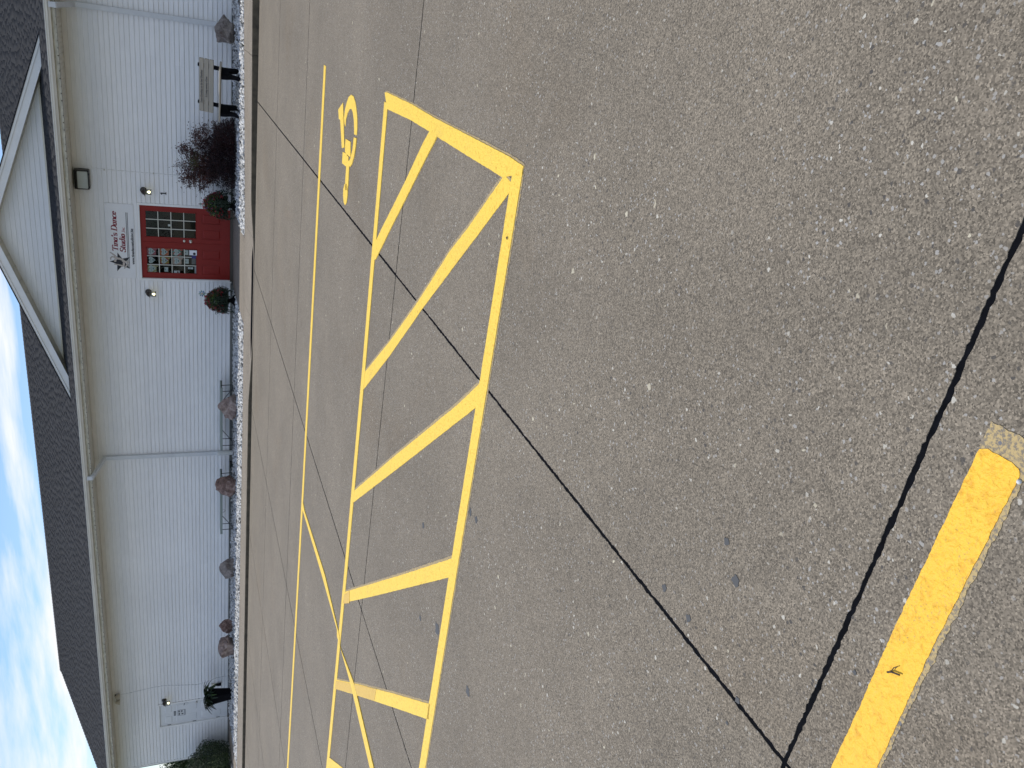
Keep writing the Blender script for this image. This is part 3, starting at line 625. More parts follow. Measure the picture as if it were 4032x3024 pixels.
# ------------------------------------------------------------------ red double door
def frame_(x0, x1, zt, parent, w=.055):
    m = MB(); m.box(x0, x0+w, D-.032, D+.06, -.02, zt-w).box(x1-w, x1, D-.032, D+.06, -.02, zt-w).box(x0, x1, D-.032, D+.06, zt-w, zt)
    o = m.build('door_frame', M_trim, parent)
    m = MB(); m.box(x0+w-.012, x0+w+.006, D-.012, D+.07, -.02, zt-w).box(x1-w-.006, x1-w+.012, D-.012, D+.07, -.02, zt-w); tag(m.build('jamb', M_trim, o), kind='stuff'); return o
frame_(-7.40, -5.43, 2.145, bld)
m = MB(); m.box(-7.36, -5.47, D-.05, D+.09, -.06, .018); m.build('door_sill', mat('bronze sill', (.06, .05, .04), .5), bld)
def leaf(x0, x1):
    """stiles and rails as one slab with a glazed opening; glass x range is inset .125"""
    g0, g1, gz0, gz1 = x0+.125, x1-.125, .81, 1.98
    m = MB(); y0, y1 = D+.022, D+.062
    for b in ((x0, g0, .02, 2.09), (g1, x1, .02, 2.09), (g0, g1, .02, .23), (g0, g1, .69, gz0), (g0, g1, gz1, 2.09), (x0+(x1-x0)/2-.062, x0+(x1-x0)/2+.062, .23, .69)): m.box(b[0], b[1], y0, y1, b[2], b[3])
    lf = m.build('door_leaf', M_red, bld)
    for a, b in ((g0, x0+(x1-x0)/2-.062), (x0+(x1-x0)/2+.062, g1)):
        m = MB(); m.box(a, b, y0+.012, y1-.004, .23, .69)
        m.add([(a+.03, y0+.012, .26), (b-.03, y0+.012, .26), (b-.03, y0+.012, .66), (a+.03, y0+.012, .66), (a+.055, y0+.001, .285), (b-.055, y0+.001, .285), (b-.055, y0+.001, .635), (a+.055, y0+.001, .635)], [(4, 5, 6, 7), (0, 1, 5, 4), (1, 2, 6, 5), (2, 3, 7, 6), (3, 0, 4, 7)])
        m.build('raised_panel', M_red, lf)
    fr = MB(); fr.box(g0, g0+.018, y0-.006, y0+.012, gz0, gz1).box(g1-.018, g1, y0-.006, y0+.012, gz0, gz1).box(g0, g1, y0-.006, y0+.012, gz0, gz0+.018).box(g0, g1, y0-.006, y0+.012, gz1-.018, gz1); fr.build('glazing_bead', M_red, lf)
    cw = (g1-g0)/3; ch = (gz1-gz0)/4
    for i in range(3):
        for j in range(4):
            m = MB(); xa, xb, za, zb_ = g0+i*cw+.004, g0+(i+1)*cw-.004, gz0+j*ch+.004, gz0+(j+1)*ch-.004; tl = random.uniform(-.0012, .0012); m.add([(xa, y0+.015, za), (xb, y0+.015+tl, za), (xb, y0+.016, zb_), (xa, y0+.016-tl, zb_)], [(0, 1, 2), (0, 2, 3)]); m.build('pane', M_glass, lf)
    for i in (1, 2): m = MB(); m.box(g0+i*cw-.0085, g0+i*cw+.0085, y0+.004, y0+.013, gz0+.018, gz1-.018); m.build('glazing_bar', M_bar, lf)
    for j in (1, 2, 3): m = MB(); m.box(g0+.018, g1-.018, y0+.0065, y0+.0125, gz0+j*ch-.0085, gz0+j*ch+.0085); m.build('glazing_bar', M_bar, lf)
    return lf, g0, g1, cw, ch, gz0
lfL, gl0, gl1, cw, ch, gz0 = leaf(-7.338, -6.418)
lfR, gr0, gr1, _, _, _ = leaf(-6.411, -5.487)
m = MB(); m.box(-6.432, -6.402, D+.012, D+.0215, .03, 2.08); m.build('astragal', M_red, lfL)
m = MB(); m.lathe([(.036, 0), (.036, -.008), (.014, -.012), (.014, -.035), (.030, -.045), (.034, -.062), (.024, -.078), (.004, -.082)], 18, (-6.345, D+.022, .95), 'y'); m.build('door_knob', M_nickel, lfR, smooth=True)
m = MB(); m.lathe([(.031, 0), (.031, -.012), (.022, -.02), (.022, -.026), (.004, -.027)], 18, (-6.345, D+.022, 1.10), 'y'); m.build('deadbolt', M_nickel, lfR, smooth=True)
for z_ in (.30, 1.09, 1.87):
    m = MB(); m.box(-7.352, -7.340, D-.004, D+.0, z_-.05, z_+.05).tube([(-7.346, D-.004, z_-.05), (-7.346, D-.004, z_+.05)], .007, 8); m.build('hinge', mat('dark hinge', (.05, .035, .03), .5), lfL)
# ------------------------------------------------------------------ white side door
frame_(-23.045, -21.97, 2.17, bld)
m = MB(); m.box(-23.0, -22.0, D-.05, D+.09, -.06, .02); m.build('door_sill', MATS['bronze sill'], bld)
m = MB(); m.box(-22.985, -22.03, D+.022, D+.06, .02, 2.112); wd = m.build('door_leaf', M_white, bld)
for cx_ in (-22.74, -22.28):
    for z0_, z1_ in ((.22, .84), (.98, 1.62), (1.74, 1.96)):
        m = MB(); a, b = cx_-.15, cx_+.15; y0 = D+.022
        m.add([(a, y0-.001, z0_), (b, y0-.001, z0_), (b, y0-.001, z1_), (a, y0-.001, z1_), (a+.03, y0-.010, z0_+.03), (b-.03, y0-.010, z0_+.03), (b-.03, y0-.010, z1_-.03), (a+.03, y0-.010, z1_-.03)], [(4, 5, 6, 7), (0, 1, 5, 4), (1, 2, 6, 5), (2, 3, 7, 6), (3, 0, 4, 7)])
        m.build('raised_panel', M_white, wd)
m = MB(); m.lathe([(.034, 0), (.034, -.008), (.014, -.012), (.014, -.035), (.030, -.045), (.034, -.062), (.024, -.078), (.004, -.082)], 18, (-22.10, D+.022, .99), 'y'); m.build('door_knob', M_nickel, wd, smooth=True)
for z_ in (.32, 1.06, 1.84):
    m = MB(); m.box(-22.995, -22.975, D+.004, D+.016, z_-.055, z_+.055); m.build('hinge', M_black, wd)
# ================================================================== THINGS ON THE WALL
def text_mesh(name, s, size, m, loc, parent, xs=1.0, shear=0.0, bold=0.0, ext=.0012, rotz=0.0):
    cu = bpy.data.curves.new(name, 'FONT'); cu.body = s; cu.size = size; cu.shear = shear; cu.offset = bold; cu.extrude = ext; cu.resolution_u = 3
    ob = bpy.data.objects.new(name, cu); COL.objects.link(ob)
    dg = bpy.context.evaluated_depsgraph_get(); dg.update(); me = bpy.data.meshes.new_from_object(ob.evaluated_get(dg))
    bpy.data.objects.remove(ob); me.transform(Matrix.Rotation(R(90), 4, 'X') @ Matrix.Scale(xs, 4, (1, 0, 0)))
    me.materials.clear(); me.materials.append(m)
    o = bpy.data.objects.new(name, me); COL.objects.link(o); o.parent = parent
    off = Vector(parent.get('_w', (0, 0, 0))) if not parent.get('_local') else Vector((0, 0, 0)); o.location = Vector(loc)-off; return o
# --- studio sign: x -7.35..-5.485, z 2.22..2.84
SX0, SX1, SZ0, SZ1 = -7.348, -5.484, 2.222, 2.840
SY = D-.030
m = MB(); m.box(SX0, SX1, SY, SY+.016, SZ0, SZ1)
o = m.build('sign', M_signw); sign = o
tag(sign, "pale grey dance studio sign with crimson lettering above the red double doors", 'sign')
# broad-nib letters, thick stems and hairlines, leaning right
def arc(cx, cy, rx, ry, a0, a1, n=14): return [(cx+rx*math.cos(R(a0+(a1-a0)*i/n)), cy+ry*math.sin(R(a0+(a1-a0)*i/n))) for i in range(n+1)]
GL = {  # glyph: (advance, strokes) with x-height .5, cap 1 ... units of cap height
 'T': (.74, [[(.06, .80), (.08, .98), (.72, .98), (.70, .80)], [(.40, .98), (.40, 0)], [(.26, .0), (.54, .0)]]),
 'i': (.30, [[(.04, .58), (.15, .60), (.15, .02), (.26, .03)], [(.15, .82), (.16, .85)]]),
 'n': (.60, [[(.03, .58), (.13, .60), (.13, 0)], arc(.31, .36, .17, .24, 170, 20)+[(.48, .05), (.58, .04)]]),
 'a': (.56, [arc(.24, .30, .18, .30, 60, 330), [(.42, .60), (.42, .06), (.52, .04)]]),
 "'": (.22, [[(.12, 1.0), (.10, .72)]]),
 's': (.46, [arc(.22, .44, .15, .15, 20, 250)+arc(.24, .16, .16, .16, 80, -160)]),
 'D': (.86, [[(.18, .98), (.18, 0)], [(.05, .98), (.30, .98)]+arc(.36, .49, .40, .49, 88, -88)+[(.05, 0)]]),
 'c': (.48, [arc(.24, .30, .19, .30, 45, 315)]),
 'e': (.50, [[(.07, .32), (.42, .36)]+arc(.24, .32, .18, .28, 15, 320)]),
 'S': (.64, [arc(.30, .74, .21, .24, 30, 250, 16)+arc(.32, .26, .24, .26, 80, -165, 16)]),
 't': (.36, [[(.15, .84), (.15, .06), (.28, .03)], [(.03, .60), (.30, .60)]]),
 'u': (.60, [[(.04, .60), (.13, .60), (.13, .18), (.20, .02), (.36, .04), (.44, .16)], [(.45, .60), (.45, .03), (.56, .03)]]),
 'd': (.58, [arc(.24, .30, .18, .30, 60, 330), [(.34, 1.0), (.43, 1.0), (.43, .04), (.53, .04)]]),
 'o': (.52, [arc(.25, .30, .19, .30, 0, 360, 18)]),
 ',': (.22, [[(.10, .04), (.05, -.14)]]), '.': (.22, [[(.09, .02), (.10, .05)]]),
 'I': (.40, [[(.18, .98), (.18, 0)], [(.07, .98), (.29, .98)], [(.07, 0), (.29, 0)]]),
 ' ': (.30, [])}
def nib_text(s, x, z, h, m, name, w=.17, t=.045, lean=.24, xs=1.0, y=SY-.0015):
    mb = MB(); pen = 0; lift = 0
    for ch in s:
        adv, st = GL[ch]
        for pl in st:
            for (ax, ay), (bx, by) in zip(pl, pl[1:]):
                hw, ht = w/2, t/2; pts = [(px+sx*hw, py+sy*ht) for px, py in ((ax, ay), (bx, by)) for sx in (-1, 1) for sy in (-1, 1)]
                c = sorted(set(pts))    # convex hull
                def half(c):
                    q = []
                    for p in c:
                        while len(q) > 1 and (q[-1][0]-q[-2][0])*(p[1]-q[-2][1])-(q[-1][1]-q[-2][1])*(p[0]-q[-2][0]) <= 0: q.pop()
                        q.append(p)
                    return q
                hull = half(c)[:-1]+half(c[::-1])[:-1]; lift += 1
                out = [(x+((pen+px)*xs+lean*py)*h, z+py*h) for px, py in hull]
                mb.prism(out, 'y', y-.00003*(lift % 40), SY-.0002)
        pen += adv
    o = mb.build(name, m, sign); return x+pen*xs*h
M_crim2 = mat('faded crimson lettering', (0.30, 0.06, 0.07), 0.5)
nib_text("Tina's Dance", -6.675, 2.600, .128, M_crim, 'title_lettering', w=.20, t=.06, xs=1.25)
nib_text("Studio", -6.690, 2.431, .128, M_crim, 'title_lettering', w=.20, t=.06, xs=1.20)
nib_text(",Inc.", -6.20, 2.431, .068, M_crim2, 'title_lettering', w=.16, t=.06, xs=1.15)
m = MB(); m.box(-7.09, -5.69, SY-.0012, SY-.0003, 2.383, 2.396).box(-7.09, -5.69, SY-.0012, SY-.0003, 2.355, 2.368); m.build('double_rule', M_ink, sign)
text_mesh('web_address_lettering', 'www.tinasdancestudioinc.biz', .088, M_ink, (-6.985, SY-.001, 2.247), sign, xs=.885, bold=.003)
# five-pointed star with the leaping dancer
def star_pts(cx_, cz_, r_, rr, rot): return [(cx_+(r_ if k % 2 == 0 else rr)*math.cos(R(rot+36*k)), cz_+(r_ if k % 2 == 0 else rr)*math.sin(R(rot+36*k))) for k in range(10)]
m = MB(); m.prism(star_pts(-6.94, 2.552, .252, .098, 87), 'y', SY-.0022, SY-.0003); m.build('star', M_ink, sign)
# dancer outline traced as strokes: image of (u right, v up) in metres round the star centre
def stroke(mb, pts, r0, y=SY-.006):
    for i in range(len(pts)-1):
        a, b = Vector(pts[i]), Vector(pts[i+1]); d = (b-a).normalized(); nn = Vector((-d.y, d.x))*(r0[i] if isinstance(r0, list) else r0); n2 = Vector((-d.y, d.x))*(r0[i+1] if isinstance(r0, list) else r0)
        mb.prism([(a+nn)[:], (a-nn)[:], (b-n2)[:], (b+n2)[:]], 'y', y-.00002*i, SY-.0003)
sc_ = .62/1500   # photo-zoom units to metres
def zp(a, b): return (1.696e-5*a-4.7008e-4*b-6.6198, -4.0561e-4*a+2.286e-5*b+2.9607)
body = [[(440, 170), (560, 240), (680, 330), (780, 440)], [(500, 580), (490, 490), (560, 420), (660, 430), (760, 500)], [(760, 470), (900, 520), (1050, 540), (1180, 640), (1260, 720)], [(1260, 700), (1380, 690), (1480, 700)], [(1480, 710), (1400, 820), (1330, 950), (1240, 1070)], [(1220, 740), (1210, 860), (1190, 950)], [(1190, 940), (1050, 890), (900, 850), (780, 830), (680, 820)]]
wid = [[8, 20, 28, 45], [14, 20, 22, 25, 45], [60, 62, 66, 75, 60], [55, 45, 25], [30, 36, 40, 14], [60, 55, 45], [45, 42, 34, 26, 10]]
mo, mi = MB(), MB()
for pl, w_ in zip(body, wid):
    P = [zp(*p) for p in pl]; stroke(mo, P, [(q+9)*sc_ for q in w_], SY-.0035); stroke(mi, P, [q*sc_ for q in w_], SY-.0050)
for r0, mm, yy in ((.034, mo, -.0035), (.028, mi, -.0050)): cx_, cz_ = zp(740, 640); mm.prism([(cx_+r0*math.cos(t*.5), cz_+r0*math.sin(t*.5)) for t in range(12)], 'y', SY+yy, SY-.0003)
mo.build('dancer_outline', M_ink, sign); mi.build('dancer', M_skin, sign)
m = MB(); stroke(m, [zp(830, 690), zp(1000, 640), zp(1130, 820)], [.012, .04, .016], SY-.0062); m.build('leotard', M_ink, sign)
m = MB()
for x in (SX0+.03, SX1-.03):
    for z in (SZ0+.03, SZ1-.03): m.lathe([(.006, 0), (.006, -.003), (.003, -.004)], 8, (x, SY, z), 'y')
m.build('screw', M_nickel, sign)

# --- lanterns
def lantern(loc, label):
    t = thing('wall_lantern', loc, label, 'lamp', 'wall lanterns beside the doors', local=True)
    m = MB(); m.lathe([(.075, 0), (.075, -.012), (.058, -.024), (.03, -.03), (.012, -.034)], 22, (0, 0, 0), 'y'); m.build('backplate', M_brown, t, smooth=True)
    m = MB(); m.tube([(0, -.02, .0), (0, -.07, .035), (0, -.12, .045), (0, -.155, .03)], .009, 8); m.build('arm', M_brown, t, smooth=True)
    m = MB(); m.lathe([(.014, .052), (.03, .04), (.062, .016), (.078, -.02), (.083, -.028), (.108, -.032), (.110, -.040), (.06, -.044), (.045, -.06)], 26, (0, -.155, 0)); m.build('hood', M_brown, t, smooth=True)
    m = MB(); m.lathe([(.056, -.044), (.056, -.165), (.0535, -.165), (.0535, -.044)], 22, (0, -.155, 0)); m.build('lamp_glass', M_glass, t, smooth=True)
    m = MB()
    for k in range(4):
        a = R(45+90*k); m.tube([(.064*math.cos(a), -.155+.064*math.sin(a), -.04), (.064*math.cos(a), -.155+.064*math.sin(a), -.175)], .0042, 6)
    m.lathe([(.060, -.166), (.070, -.166), (.070, -.178), (.060, -.178)], 22, (0, -.155, 0)); m.build('cage', M_brown, t)
    m = MB(); m.lathe([(.010, -.052), (.016, -.06), (.017, -.085)], 14, (0, -.155, 0)); m.build('bulb_socket', M_brown, t)
    m = MB(); m.lathe([(.012, -.086), (.020, -.098), (.033, -.118), (.036, -.134), (.028, -.152), (.010, -.160)], 18, (0, -.155, 0)); m.build('bulb', M_bulb, t, smooth=True)
    return t
lantern((-5.125, D-.013, 1.985), 'lit bronze lantern to the right of the red doors, above the house number')
lantern((-7.70, D-.013, 1.960), 'lit bronze lantern on the siding just left of the red double doors')
lantern((-21.80, D-.013, 1.965), 'lit bronze lantern beside the white door at the left end')
# --- floodlight
t = thing('floodlight', (-4.94, D, 3.12), 'large black floodlight with frosted lens under the eave', 'lamp')
m = MB(); m.prism([(D-.013, 3.13), (D-.05, 3.105), (D-.17, 3.12), (D-.20, 3.36), (D-.17, 3.455-.03), (D-.013, 3.425)], 'x', -5.165, -4.715); m.build('housing', M_black, t, bevel=.006)
m = MB(); m.prism([(-5.125, 3.14), (-4.755, 3.14), (-4.745, 3.15), (-4.745, 3.345), (-4.755, 3.355), (-5.125, 3.355), (-5.135, 3.345), (-5.135, 3.15)], 'y', D-.215, D-.175); o = m.build('lens', mat('frosted lens', (.42, .45, .43), .35, fn=noisy(3, .1)), t, bevel=.008)
for x in (-5.10, -4.80): m = MB(); m.box(x-.015, x+.015, D-.205, D-.15, 3.095, 3.115); m.build('latch', M_black, t)
m = MB(); m.tube([(-4.695, D-.02, 3.39), (-4.700, D-.02, 2.93), (-4.71, D-.02, 1.80), (-4.715, D-.02, 0.0)], .0095, 6); o = m.build('conduit', M_trim); tag(o, 'pale conduit running down the siding from the floodlight into the burgundy shrub', 'conduit')
for z in (2.80, 1.75): m = MB(); m.box(-4.725, -4.69, D-.032, D-.012, z-.012, z+.012); m.build('clip', M_fascia, o)
# --- twin security light
M_cream = mat('aged cream plastic', (.50, .46, .38), .5)
t = thing('security_light', (-21.35, D, 3.30), 'small white twin-head security light high on the siding near the white door', 'lamp')
m = MB(); m.lathe([(.05, 0), (.05, -.02), (.03, -.035)], 16, (-21.35, D-.013, 3.33), 'y'); m.build('base', M_pvc, t)
for sx in (-1, 1):
    m = MB(); c = (-21.36+sx*.12, D-.12, 3.31); m.tube([(-21.35, D-.04, 3.33), (c[0]-sx*.02, c[1]+.03, 3.33)], .014, 8); m.lathe([(.034, .06), (.055, .02), (.082, -.045), (.085, -.065), (.07, -.06)], 16, c); m.build('lamp_head', M_cream, t, smooth=True)
m = MB(); m.box(-21.29, -21.24, D-.06, D-.013, 3.34, 3.39); m.build('sensor', M_black, t)
o = MB().tube([(-21.27, D-.016, 3.33), (-21.26, D-.016, 3.0), (-21.17, D-.016, 2.3), (-21.16, D-.016, 1.9), (-21.24, D-.016, 1.5), (-21.33, D-.016, .95), (-21.26, D-.016, .62), (-21.15, D-.016, .35), (-21.14, D-.016, .0)], .0065, 6).build('cable', M_ds)
tag(o, 'thin grey cable wandering down the siding from the security light', 'cable')
t = thing('outlet_box', (-21.42, D, .45), 'cream outdoor outlet box low on the siding with a black plug-in', 'outlet')
m = MB(); m.box(-21.47, -21.375, D-.05, D-.012, .42, .53); m.build('box_cover', M_soff, t, bevel=.006)
m = MB(); m.prism([(-21.43, .40), (-21.41, .40), (-21.385, .33), (-21.385, .22), (-21.465, .22), (-21.465, .33)], 'y', D-.09, D-.03); m.build('plug', M_blackp, t)
# --- house number
m = MB(); m.prism([(-5.158, 1.49), (-5.182, 1.49), (-5.182, 1.585), (-5.205, 1.573), (-5.205, 1.590), (-5.175, 1.615), (-5.158, 1.615)], 'y', D-.026, D-.014); m.box(-5.200, -5.141, D-.0265, D-.0135, 1.482, 1.497)
tag(m.build('house_number', M_ink), 'black numeral 1 screwed to the siding under the right lantern', 'house number')
# --- papers in the panes of the left door leaf
PYy = D+.022+.022
def rounded(x0, x1, z0, z1, r_): 
    o = []
    for cx_, cz_, a in ((x1-r_, z1-r_, 0), (x0+r_, z1-r_, 90), (x0+r_, z0+r_, 180), (x1-r_, z0+r_, 270)): o += [(cx_+r_*math.cos(R(a+30*k)), cz_+r_*math.sin(R(a+30*k))) for k in range(4)]
    return o
def heart(cx_, cz_, s):
    return [(cx_+s*.5*(16*math.sin(t)**3)/16, cz_+s*.5*(13*math.cos(t)-5*math.cos(2*t)-2*math.cos(3*t)-math.cos(4*t))/16) for t in [2*math.pi*k/26 for k in range(26)]]
M_heart = mat('pale heart paper', (.42, .47, .46), .7)
def two_tone(name, a, b, sc):
    def f(n, bs):
        t_ = N(n, 'ShaderNodeTexCoord'); v = N(n, 'ShaderNodeTexVoronoi', i_Scale=sc); L(n, t_.outputs['Object'], v.inputs['Vector']); s_ = N(n, 'ShaderNodeSeparateColor'); L(n, v.outputs['Color'], s_.inputs[0])
        r = N(n, 'ShaderNodeValToRGB'); r.color_ramp.interpolation = 'CONSTANT'; r.color_ramp.elements[0].color = (*a, 1); r.color_ramp.elements[1].position = .5; r.color_ramp.elements[1].color = (*b, 1); L(n, s_.outputs[0], r.inputs[0]); L(n, r.outputs[0], bs.inputs['Base Color'])
    return mat(name, a, .7, fn=f)
hp = [(2, 3, 'pink', (.32, .10, .12), None, 'top right'), (2, 2, 'orange', (.42, .12, .05), None, 'second right-hand'), (2, 1, 'red and green', (.35, .05, .05), (.05, .20, .15), 'third right-hand'),
      (1, 3, 'plain', None, None, 'top middle'), (1, 2, 'mustard and red', (.30, .24, .06), (.30, .05, .05), 'second middle'), (1, 1, 'peach', (.42, .30, .24), None, 'third middle'), (0, 3, 'flowered olive', (.28, .26, .12), (.42, .40, .30), 'top left')]
M_print = mat('grey print', (.13, .19, .19), .7)
for c, rw, nm, ca, cb, where in hp:
    x0 = gl0+c*cw; z0 = gz0+rw*ch; cx_, cz_ = x0+cw/2, z0+ch*.60
    lab = f'heart-shaped paper on a {nm} card, {where} pane of the left door leaf' if ca else 'plain white paper heart in the top middle pane of the left red door leaf'
    t = thing('heart_poster', (cx_, PYy, z0+.05), lab, 'poster', 'heart posters in the red door')
    if ca:
        mt = mat('card '+nm, ca, .7) if cb is None else two_tone('card '+nm, ca, cb, 28)
        m = MB(); m.prism(rounded(cx_-.092, cx_+.088, cz_-.105, cz_+.095, .02), 'y', PYy+.002, PYy+.004); m.add([(cx_+.02, PYy+.003, cz_-.09), (cx_+.088, PYy+.003, cz_-.08), (cx_+.08, PYy+.003, cz_-.16)], [(0, 1, 2)]); m.build('card', mt, t)
    m = MB(); m.prism(heart(cx_, cz_, .175), 'y', PYy, PYy+.0018); m.build('heart', M_heart, t)
    m = MB(); m.box(cx_-.055, cx_+.055, PYy-.0012, PYy-.0002, cz_+.012, cz_+.022).box(cx_-.022, cx_+.026, PYy-.0012, PYy-.0002, cz_-.052, cz_-.018); m.build('print', M_print, t)
def paper(name, c, rw, fx0, fx1, fz0, fz1, m_, label, cat='notice', mark=True, y=PYy):
    x0 = gl0+c*cw; z0 = gz0+rw*ch; m = MB(); m.box(x0+fx0*cw, x0+fx1*cw, y, y+.002, z0+fz0*ch, z0+fz1*ch); o = m.build(name, m_); tag(o, label, cat)
    if mark: m = MB(); m.box(x0+(fx0*.6+fx1*.4)*cw, x0+(fx0*.35+fx1*.65)*cw, y-.001, y-.0002, z0+(fz0*.4+fz1*.6)*ch, z0+(fz0*.1+fz1*.9)*ch); m.build('print', M_print, o)
    return o
paper('notice', 2, 0, .25, .80, .68, .98, M_heart, 'small pale notice in the bottom right pane of the left door leaf')
paper('notice', 1, 0, .22, .78, .66, .97, M_heart, 'small pale notice in the bottom middle pane of the left door leaf')
paper('notice', 0, 2, .18, .72, .32, .62, M_heart, 'small pale notice alone in a left pane, second row of the left door leaf')
o = paper('notice', 0, 1, .02, .34, .40, .86, M_paper, 'white card with brown stamp, third-row left pane of the left door leaf', mark=False)
m = MB(); x0 = gl0+.18*cw; m.lathe([(.022, 0), (.022, -.0012)], 14, (x0, PYy, gz0+1.55*ch), 'y'); m.build('stamp', mat('brown stamp', (.12, .04, .04), .7), o)
for q, (a, b) in enumerate(((.62, .74), (.49, .56), (.36, .46))): 
    paper('sticker', 0, 0, .58, .80, a-.04, b-.02, M_paper, ('top', 'middle', 'bottom')[q]+' one of three small white stickers in the bottom left pane of the red doors', 'sticker', mark=False)
paper('paper_strip', 0, 0, .03, .93, .02, .20, mat('grey strip', (.35, .36, .38), .7), 'pale paper strip along the foot of the bottom left pane of the red doors', 'notice', mark=False)
o = paper('handicap_access_notice', 2, 0, .28, .86, .0, .60, mat('bright paper', (.75, .77, .82), .6), 'bright white sheet with dark round emblem beside the red door knobs', 'notice', mark=False, y=D+.008)
m = MB(); m.lathe([(.034, 0), (.034, -.0015)], 18, (gl0+2.46*cw, D+.008, gz0+.20*ch), 'y'); m.build('emblem', M_ink, o)
paper('blue_sticker', 2, 0, -.10, .26, .06, .42, mat('navy print', (.025, .025, .16), .5), 'small navy and white sticker beside the bright sheet on the red doors', 'sticker', mark=False, y=D+.010)
paper('grey_notice', 1, 0, .18, .88, .0, .42, mat('grey film', (.10, .105, .11), .6), 'translucent grey notice at the foot of the middle column of door panes', 'notice', mark=False)
paper('white_card', 1, 0, .0, .0, 0, 0, M_paper, 'x') if False else None
m = MB(); m.box(gr0+1.30*cw, gr0+1.52*cw, PYy, PYy+.002, gz0+1.98*ch+.02, gz0+2.20*ch+.01); tag(m.build('card', M_paper), 'small white card in the middle pane of the right red door leaf', 'card')
# white door notices
WY = D+.011
m = MB(); m.box(-22.60, -22.40, WY, WY+.002, 1.63, 1.69); o = tag(m.build('nameplate', mat('mid grey print', (.12, .13, .15), .6)), 'small dark nameplate at the top of the white side door', 'sign'); text_mesh('lettering', 'NOTICE', .04, M_paper, (-22.575, WY-.001, 1.645), o, xs=.9)
t = thing('door_notice', (-22.51, WY, 1.33), 'square grey bordered notice with small pictures on the white side door', 'notice')
m = MB(); m.prism(rounded(-22.635, -22.365, 1.33, 1.575, .02), 'y', WY, WY+.0025); m.build('panel', mat('grey border print', (.30, .31, .34), .6), t)
m = MB(); m.box(-22.615, -22.385, WY-.001, WY-.0002, 1.37, 1.555); m.build('print_field', M_paper, t)
m = MB()
for a, b, c, d in ((-22.60, -22.50, 1.51, 1.54), (-22.47, -22.40, 1.51, 1.545), (-22.58, -22.53, 1.40, 1.455), (-22.46, -22.41, 1.42, 1.475), (-22.50, -22.48, 1.46, 1.475)): m.box(a, b, WY-.002, WY-.0012, c, d)
m.build('print', M_ink, t)
t = thing('door_card', (-22.16, WY, 1.26), 'tilted white card held by a black clip on the white side door', 'card')
m = MB(); m.add([(-22.19, WY, 1.27), (-22.10, WY, 1.24), (-22.08, WY, 1.34), (-22.17, WY, 1.37), (-22.19, WY-.003, 1.27), (-22.10, WY-.003, 1.24), (-22.08, WY-.003, 1.34), (-22.17, WY-.003, 1.37)], [(0, 1, 2, 3), (7, 6, 5, 4), (0, 4, 5, 1), (1, 5, 6, 2), (2, 6, 7, 3), (3, 7, 4, 0)]); m.build('paper', M_paper, t)
m = MB(); m.add([(-22.18, WY-.012, 1.37), (-22.10, WY-.012, 1.345), (-22.095, WY-.012, 1.36), (-22.175, WY-.012, 1.385), (-22.18, WY, 1.37), (-22.10, WY, 1.345), (-22.095, WY, 1.36), (-22.175, WY, 1.385)], [(0, 1, 2, 3), (7, 6, 5, 4), (0, 4, 5, 1), (1, 5, 6, 2), (2, 6, 7, 3), (3, 7, 4, 0)]); m.build('clip', M_black, t)

# ================================================================== THINGS ON THE GRAVEL
def gz(x, y): return zg(x, y)-.006
# --- memorial bench (local frame: x along the seat to the right, y backwards)
bx, by, br = -2.57, 19.28, R(-17)
bench = thing('memorial_bench', (bx, by, gz(bx, by+.2)-.01), 'tan slatted bench with black plastic ends and engraved backrest on white gravel', 'bench', rz=br)
M_tan = mat('tan recycled plastic plank', (.36, .32, .255), .6, fn=noisy(3, .06, .3, 40, stretch=(1, 6, 6)))
HW = .60
def plank(name, cy_, cz_, dy, dz, ang, m_=M_tan, parent=None, hw=HW):
    c, s = math.cos(ang), math.sin(ang); m = MB()
    V = [(x, cy_+c*a-s*b, cz_+s*a+c*b) for x in (-hw, hw) for a, b in ((-dy, -dz), (dy, -dz), (dy, dz), (-dy, dz))]
    m.add(V, [(0, 3, 2, 1), (4, 5, 6, 7), (0, 1, 5, 4), (1, 2, 6, 5), (2, 3, 7, 6), (3, 0, 4, 7)]); return m.build(name, m_, parent or bench, bevel=.008)
for k in range(3): plank('seat_slat', .065+.145*k, .425-.012*k, .067, .019, R(-5))
ba = R(78)
for k in range(3):
    c0 = (.452+.024*k, .585+.0985*k); plank('back_slat', c0[0]-.012, c0[1], .047, .019, ba)
# engraved lettering on the two upper back slats
def slat_text(s, k, size, xs):
    o = text_mesh('engraved_lettering', s, size, M_ink, (0, 0, 0), bench, xs=xs, shear=.25, bold=.001, ext=.0008)
    w = max(v.co.x for v in o.data.vertices); c0 = (.452+.024*k, .585+.0985*k); th = ba
    ny, nz = -math.sin(th), math.cos(th)      # slat front normal
    o.location = (-w/2-(.02 if k == 1 else .03), c0[0]-.012+ny*.0205-.022*math.cos(th), c0[1]+nz*.0205-.022*math.sin(th)); o.rotation_euler = (-(R(90)-th), 0, 0); return o
slat_text('Dance-Grandmas are the best Grandmas', 2, .062, .72); slat_text('In Loving memory of Jane', 1, .062, .72)
for sx in (-.42, .42):
    m = MB()
    # one moulded end: arched feet, curved rear post that carries the back
    out = [(-.02, .02), (.05, .0), (.075, .015), (.10, .09), (.15, .185), (.215, .235), (.28, .225), (.325, .16), (.345, .08), (.352, .02), (.40, .0), (.475, .0), (.482, .08), (.470, .20), (.472, .33), (.505, .47), (.565, .73), (.578, .835), (.562, .862), (.535, .855), (.505, .76), (.440, .50), (.415, .405), (.04, .408), (-.012, .402), (-.008, .30), (.030, .20), (.028, .10), (-.01, .06)]
    m.prism(out, 'x', sx-.036, sx+.036); m.build('bench_end', M_blackp, bench, bevel=.006)
